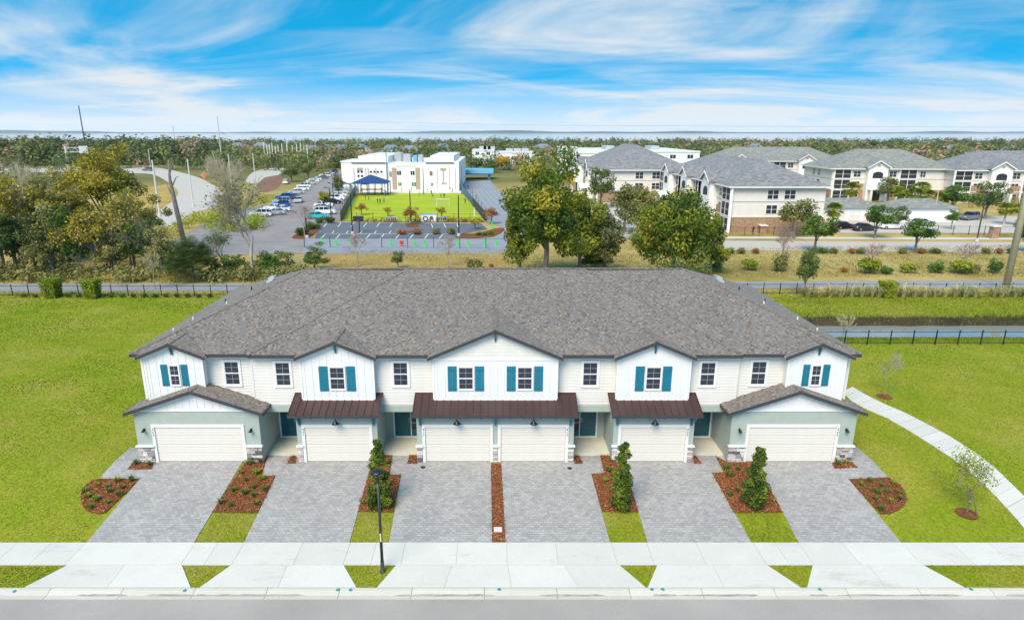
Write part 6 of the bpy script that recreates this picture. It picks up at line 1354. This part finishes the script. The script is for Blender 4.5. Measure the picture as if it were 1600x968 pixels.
car(467, 316, R(-80), 'silver', 'silver car driving down the parking aisle', 0, name='moving_car'); car(231, 267, R(185), 'grey', 'dark grey car on the curved road', 1, name='moving_car'); car(1316, 357, R(20), 'black', 'black car, left of two parked before the garages'); car(1350, 360, R(10), 'black', 'black car, right of two parked before the garages', 0); car(1392, 357, R(0), 'white', 'white car parked right of the two black ones'); car(1514, 343, R(200), 'grey', 'grey van-like car near the right apartments', 1); car(1440, 352, R(0), 'silver', 'silver car beside the right garage block')
car(447, 287, R(100), 'white', 'white car on the ramp road behind the left row', 1, name='moving_car')
# ================================================================== PEOPLE
SKIN = M('skin', (.45,.27,.18), .6); HAIR = M('hair', (.03,.02,.015), .7); PANTS = M('dark_trousers', (.03,.035,.06), .85)
mS, t, b = newmat('shirt'); t.links.new(t.nodes.new('ShaderNodeObjectInfo').outputs['Color'], b.inputs['Base Color']); b.inputs['Roughness'].default_value = .85
def person_mesh(seed):
    g = random.Random(seed); st = [.12,.26,.05][seed % 3]; ar = [(.16,.05),(.28,.25),(.12,-.2)][seed % 3]
    J = [((0,0,.92),.13,.10),((0,0,1.12),.125,.095),((0,0,1.36),.15,.10),((0,0,1.47),.06,.06),((0,.01,1.56),.085,.09),((0,.01,1.70),.08,.09)]; E = [(0,1),(1,2),(2,3),(3,4),(4,5)]
    for s in (-1,1):
        i = len(J); J += [((s*.10,0,.86),.095,.10),((s*.11,s*st*.6,.48),.065,.07),((s*.11,s*st*.9-.03,.08),.042,.05),((s*.12,s*st*.9-.15,.03),.04,.03)]; E += [(0,i),(i,i+1),(i+1,i+2),(i+2,i+3)]
        i = len(J); J += [((s*.19,0,1.40),.065,.065),((s*(.19+ar[0]*.5),s*ar[1]*.4,1.13),.045,.045),((s*(.18+ar[0]),-.1+s*ar[1]*.6,.92),.034,.034),((s*(.18+ar[0]),-.13+s*ar[1]*.7,.82),.03,.03)]; E += [(2,i),(i,i+1),(i+1,i+2),(i+2,i+3)]
    me = bpy.data.meshes.new('p'); me.from_pydata([j[0] for j in J], E, []); o = bpy.data.objects.new('p', me); COL.objects.link(o); m = o.modifiers.new('s', 'SKIN')
    for i, j in enumerate(J): v = me.skin_vertices[0].data[i]; v.radius = (j[1], j[2]); v.use_root = (i == 0)
    o.modifiers.new('u', 'SUBSURF').levels = 1
    r = bpy.data.meshes.new_from_object(o.evaluated_get(bpy.context.evaluated_depsgraph_get())); bpy.data.objects.remove(o); r.materials.clear()
    for m_ in (SKIN, mS, PANTS, HAIR): r.materials.append(m_)
    for p in r.polygons:
        c = p.center; p.use_smooth = True
        p.material_index = 3 if c.z > 1.66 or (c.z > 1.52 and c.y > .05) else 0 if c.z > 1.45 or (abs(c.x) > .2 and c.z < 1.08) or False else 1 if c.z > .93 else 2 if c.z > .1 else 3
    return r
PM = [person_mesh(i) for i in range(3)]
pc = dict(navy=(.02,.03,.10), black=(.015,.015,.018), teal=(.03,.30,.32), red=(.45,.05,.04), white=(.7,.7,.7), green=(.05,.30,.10), orange=(.6,.18,.03), blue=(.04,.15,.5))
PL = [(571,312,'black','on the turf, left of the one in green'),(576.5,313,'green','standing on the left part of the turf'),(590,318,'black','left of three grouped on the left turf'),(594,318.5,'black','second of the three grouped on the left turf'),(600,317,'blue','right of the dark group on the turf'),(557,309,'orange','in the upper left corner of the turf'),(655,306.5,'white','on the turf near the thin lamp pole'),(676,309,'teal','walking on the turf left of the goal'),(674,304,'black','at the far turf edge left of the goal'),(689,309.5,'navy','just left behind the goal'),(694,309.5,'black','just right behind the goal'),(627.5,299,'red','on the walkway before the tan wall panel'),(643,299,'navy','on the walkway left of the school centre'),(668,300,'white','on the walkway by the middle net pole'),(697,298,'black','by the school wall, left of another'),(703,299,'black','by the school wall near the right wing'),(707,301,'red','on the walkway at the right'),(585,299,'navy','under the blue canopy, left'),(596,300,'teal','under the blue canopy, right'),(731.6,295.5,'black','in the queue lanes, farthest'),(738,302,'navy','in the queue lanes, middle'),(745,310,'black','in the queue lanes, nearest'),(727,318,'black','at the padded wall on the right of the turf'),(1176,366,'black','walking past the brick base of the nearest apartments'),(602,303,'blue','at the right edge of the canopy'),(565,301,'navy','at the left edge of the canopy')]
for i, (x, y, c, w_) in enumerate(PL):
    o = link('person', PM[i % 3], None, G(x, y, .02), trng.uniform(0, 6.28), .95 if x > 1000 else .85); o.color = (*pc[c], 1); tag(o, 'person in %s top %s' % (c, w_), 'person', 'people around the school' if x < 1000 else None)
# gate pillars
for x, y, t_, lab in ((1191,364,351,'tan brick gate pillar before the nearest apartments'),(1551,372,352,'tan brick gate pillar beside the apartment lot')):
    p = G(x, y); h = D(x, t_, p.y).z; rt = empty('gate_pillar', p); MB().box(-.55,.55,-.55,.55,0,h-.2).build('shaft', BRICKM, rt); MB().box(-.7,.7,-.7,.7,h-.2,h).build('cap', CREAM, rt); tag(rt, lab, 'pillar', 'gate pillars')
# ================================================================== HAZE
mh = bpy.data.materials.new('haze_air'); mh.use_nodes = True; t = mh.node_tree; t.nodes.clear(); ov = t.nodes.new('ShaderNodeOutputMaterial'); pv = t.nodes.new('ShaderNodeVolumePrincipled'); pv.inputs['Density'].default_value = HAZE; pv.inputs['Color'].default_value = (.86,.93,1,1); pv.inputs['Anisotropy'].default_value = .2; t.links.new(pv.outputs[0], ov.inputs['Volume'])
if HAZE > 0:
    o = MB().box(-9800,9800,-300,9800,-9,95).build('haze', mh); tag(o, 'thin pale blue air fading the far shore', 'haze', kind='stuff')
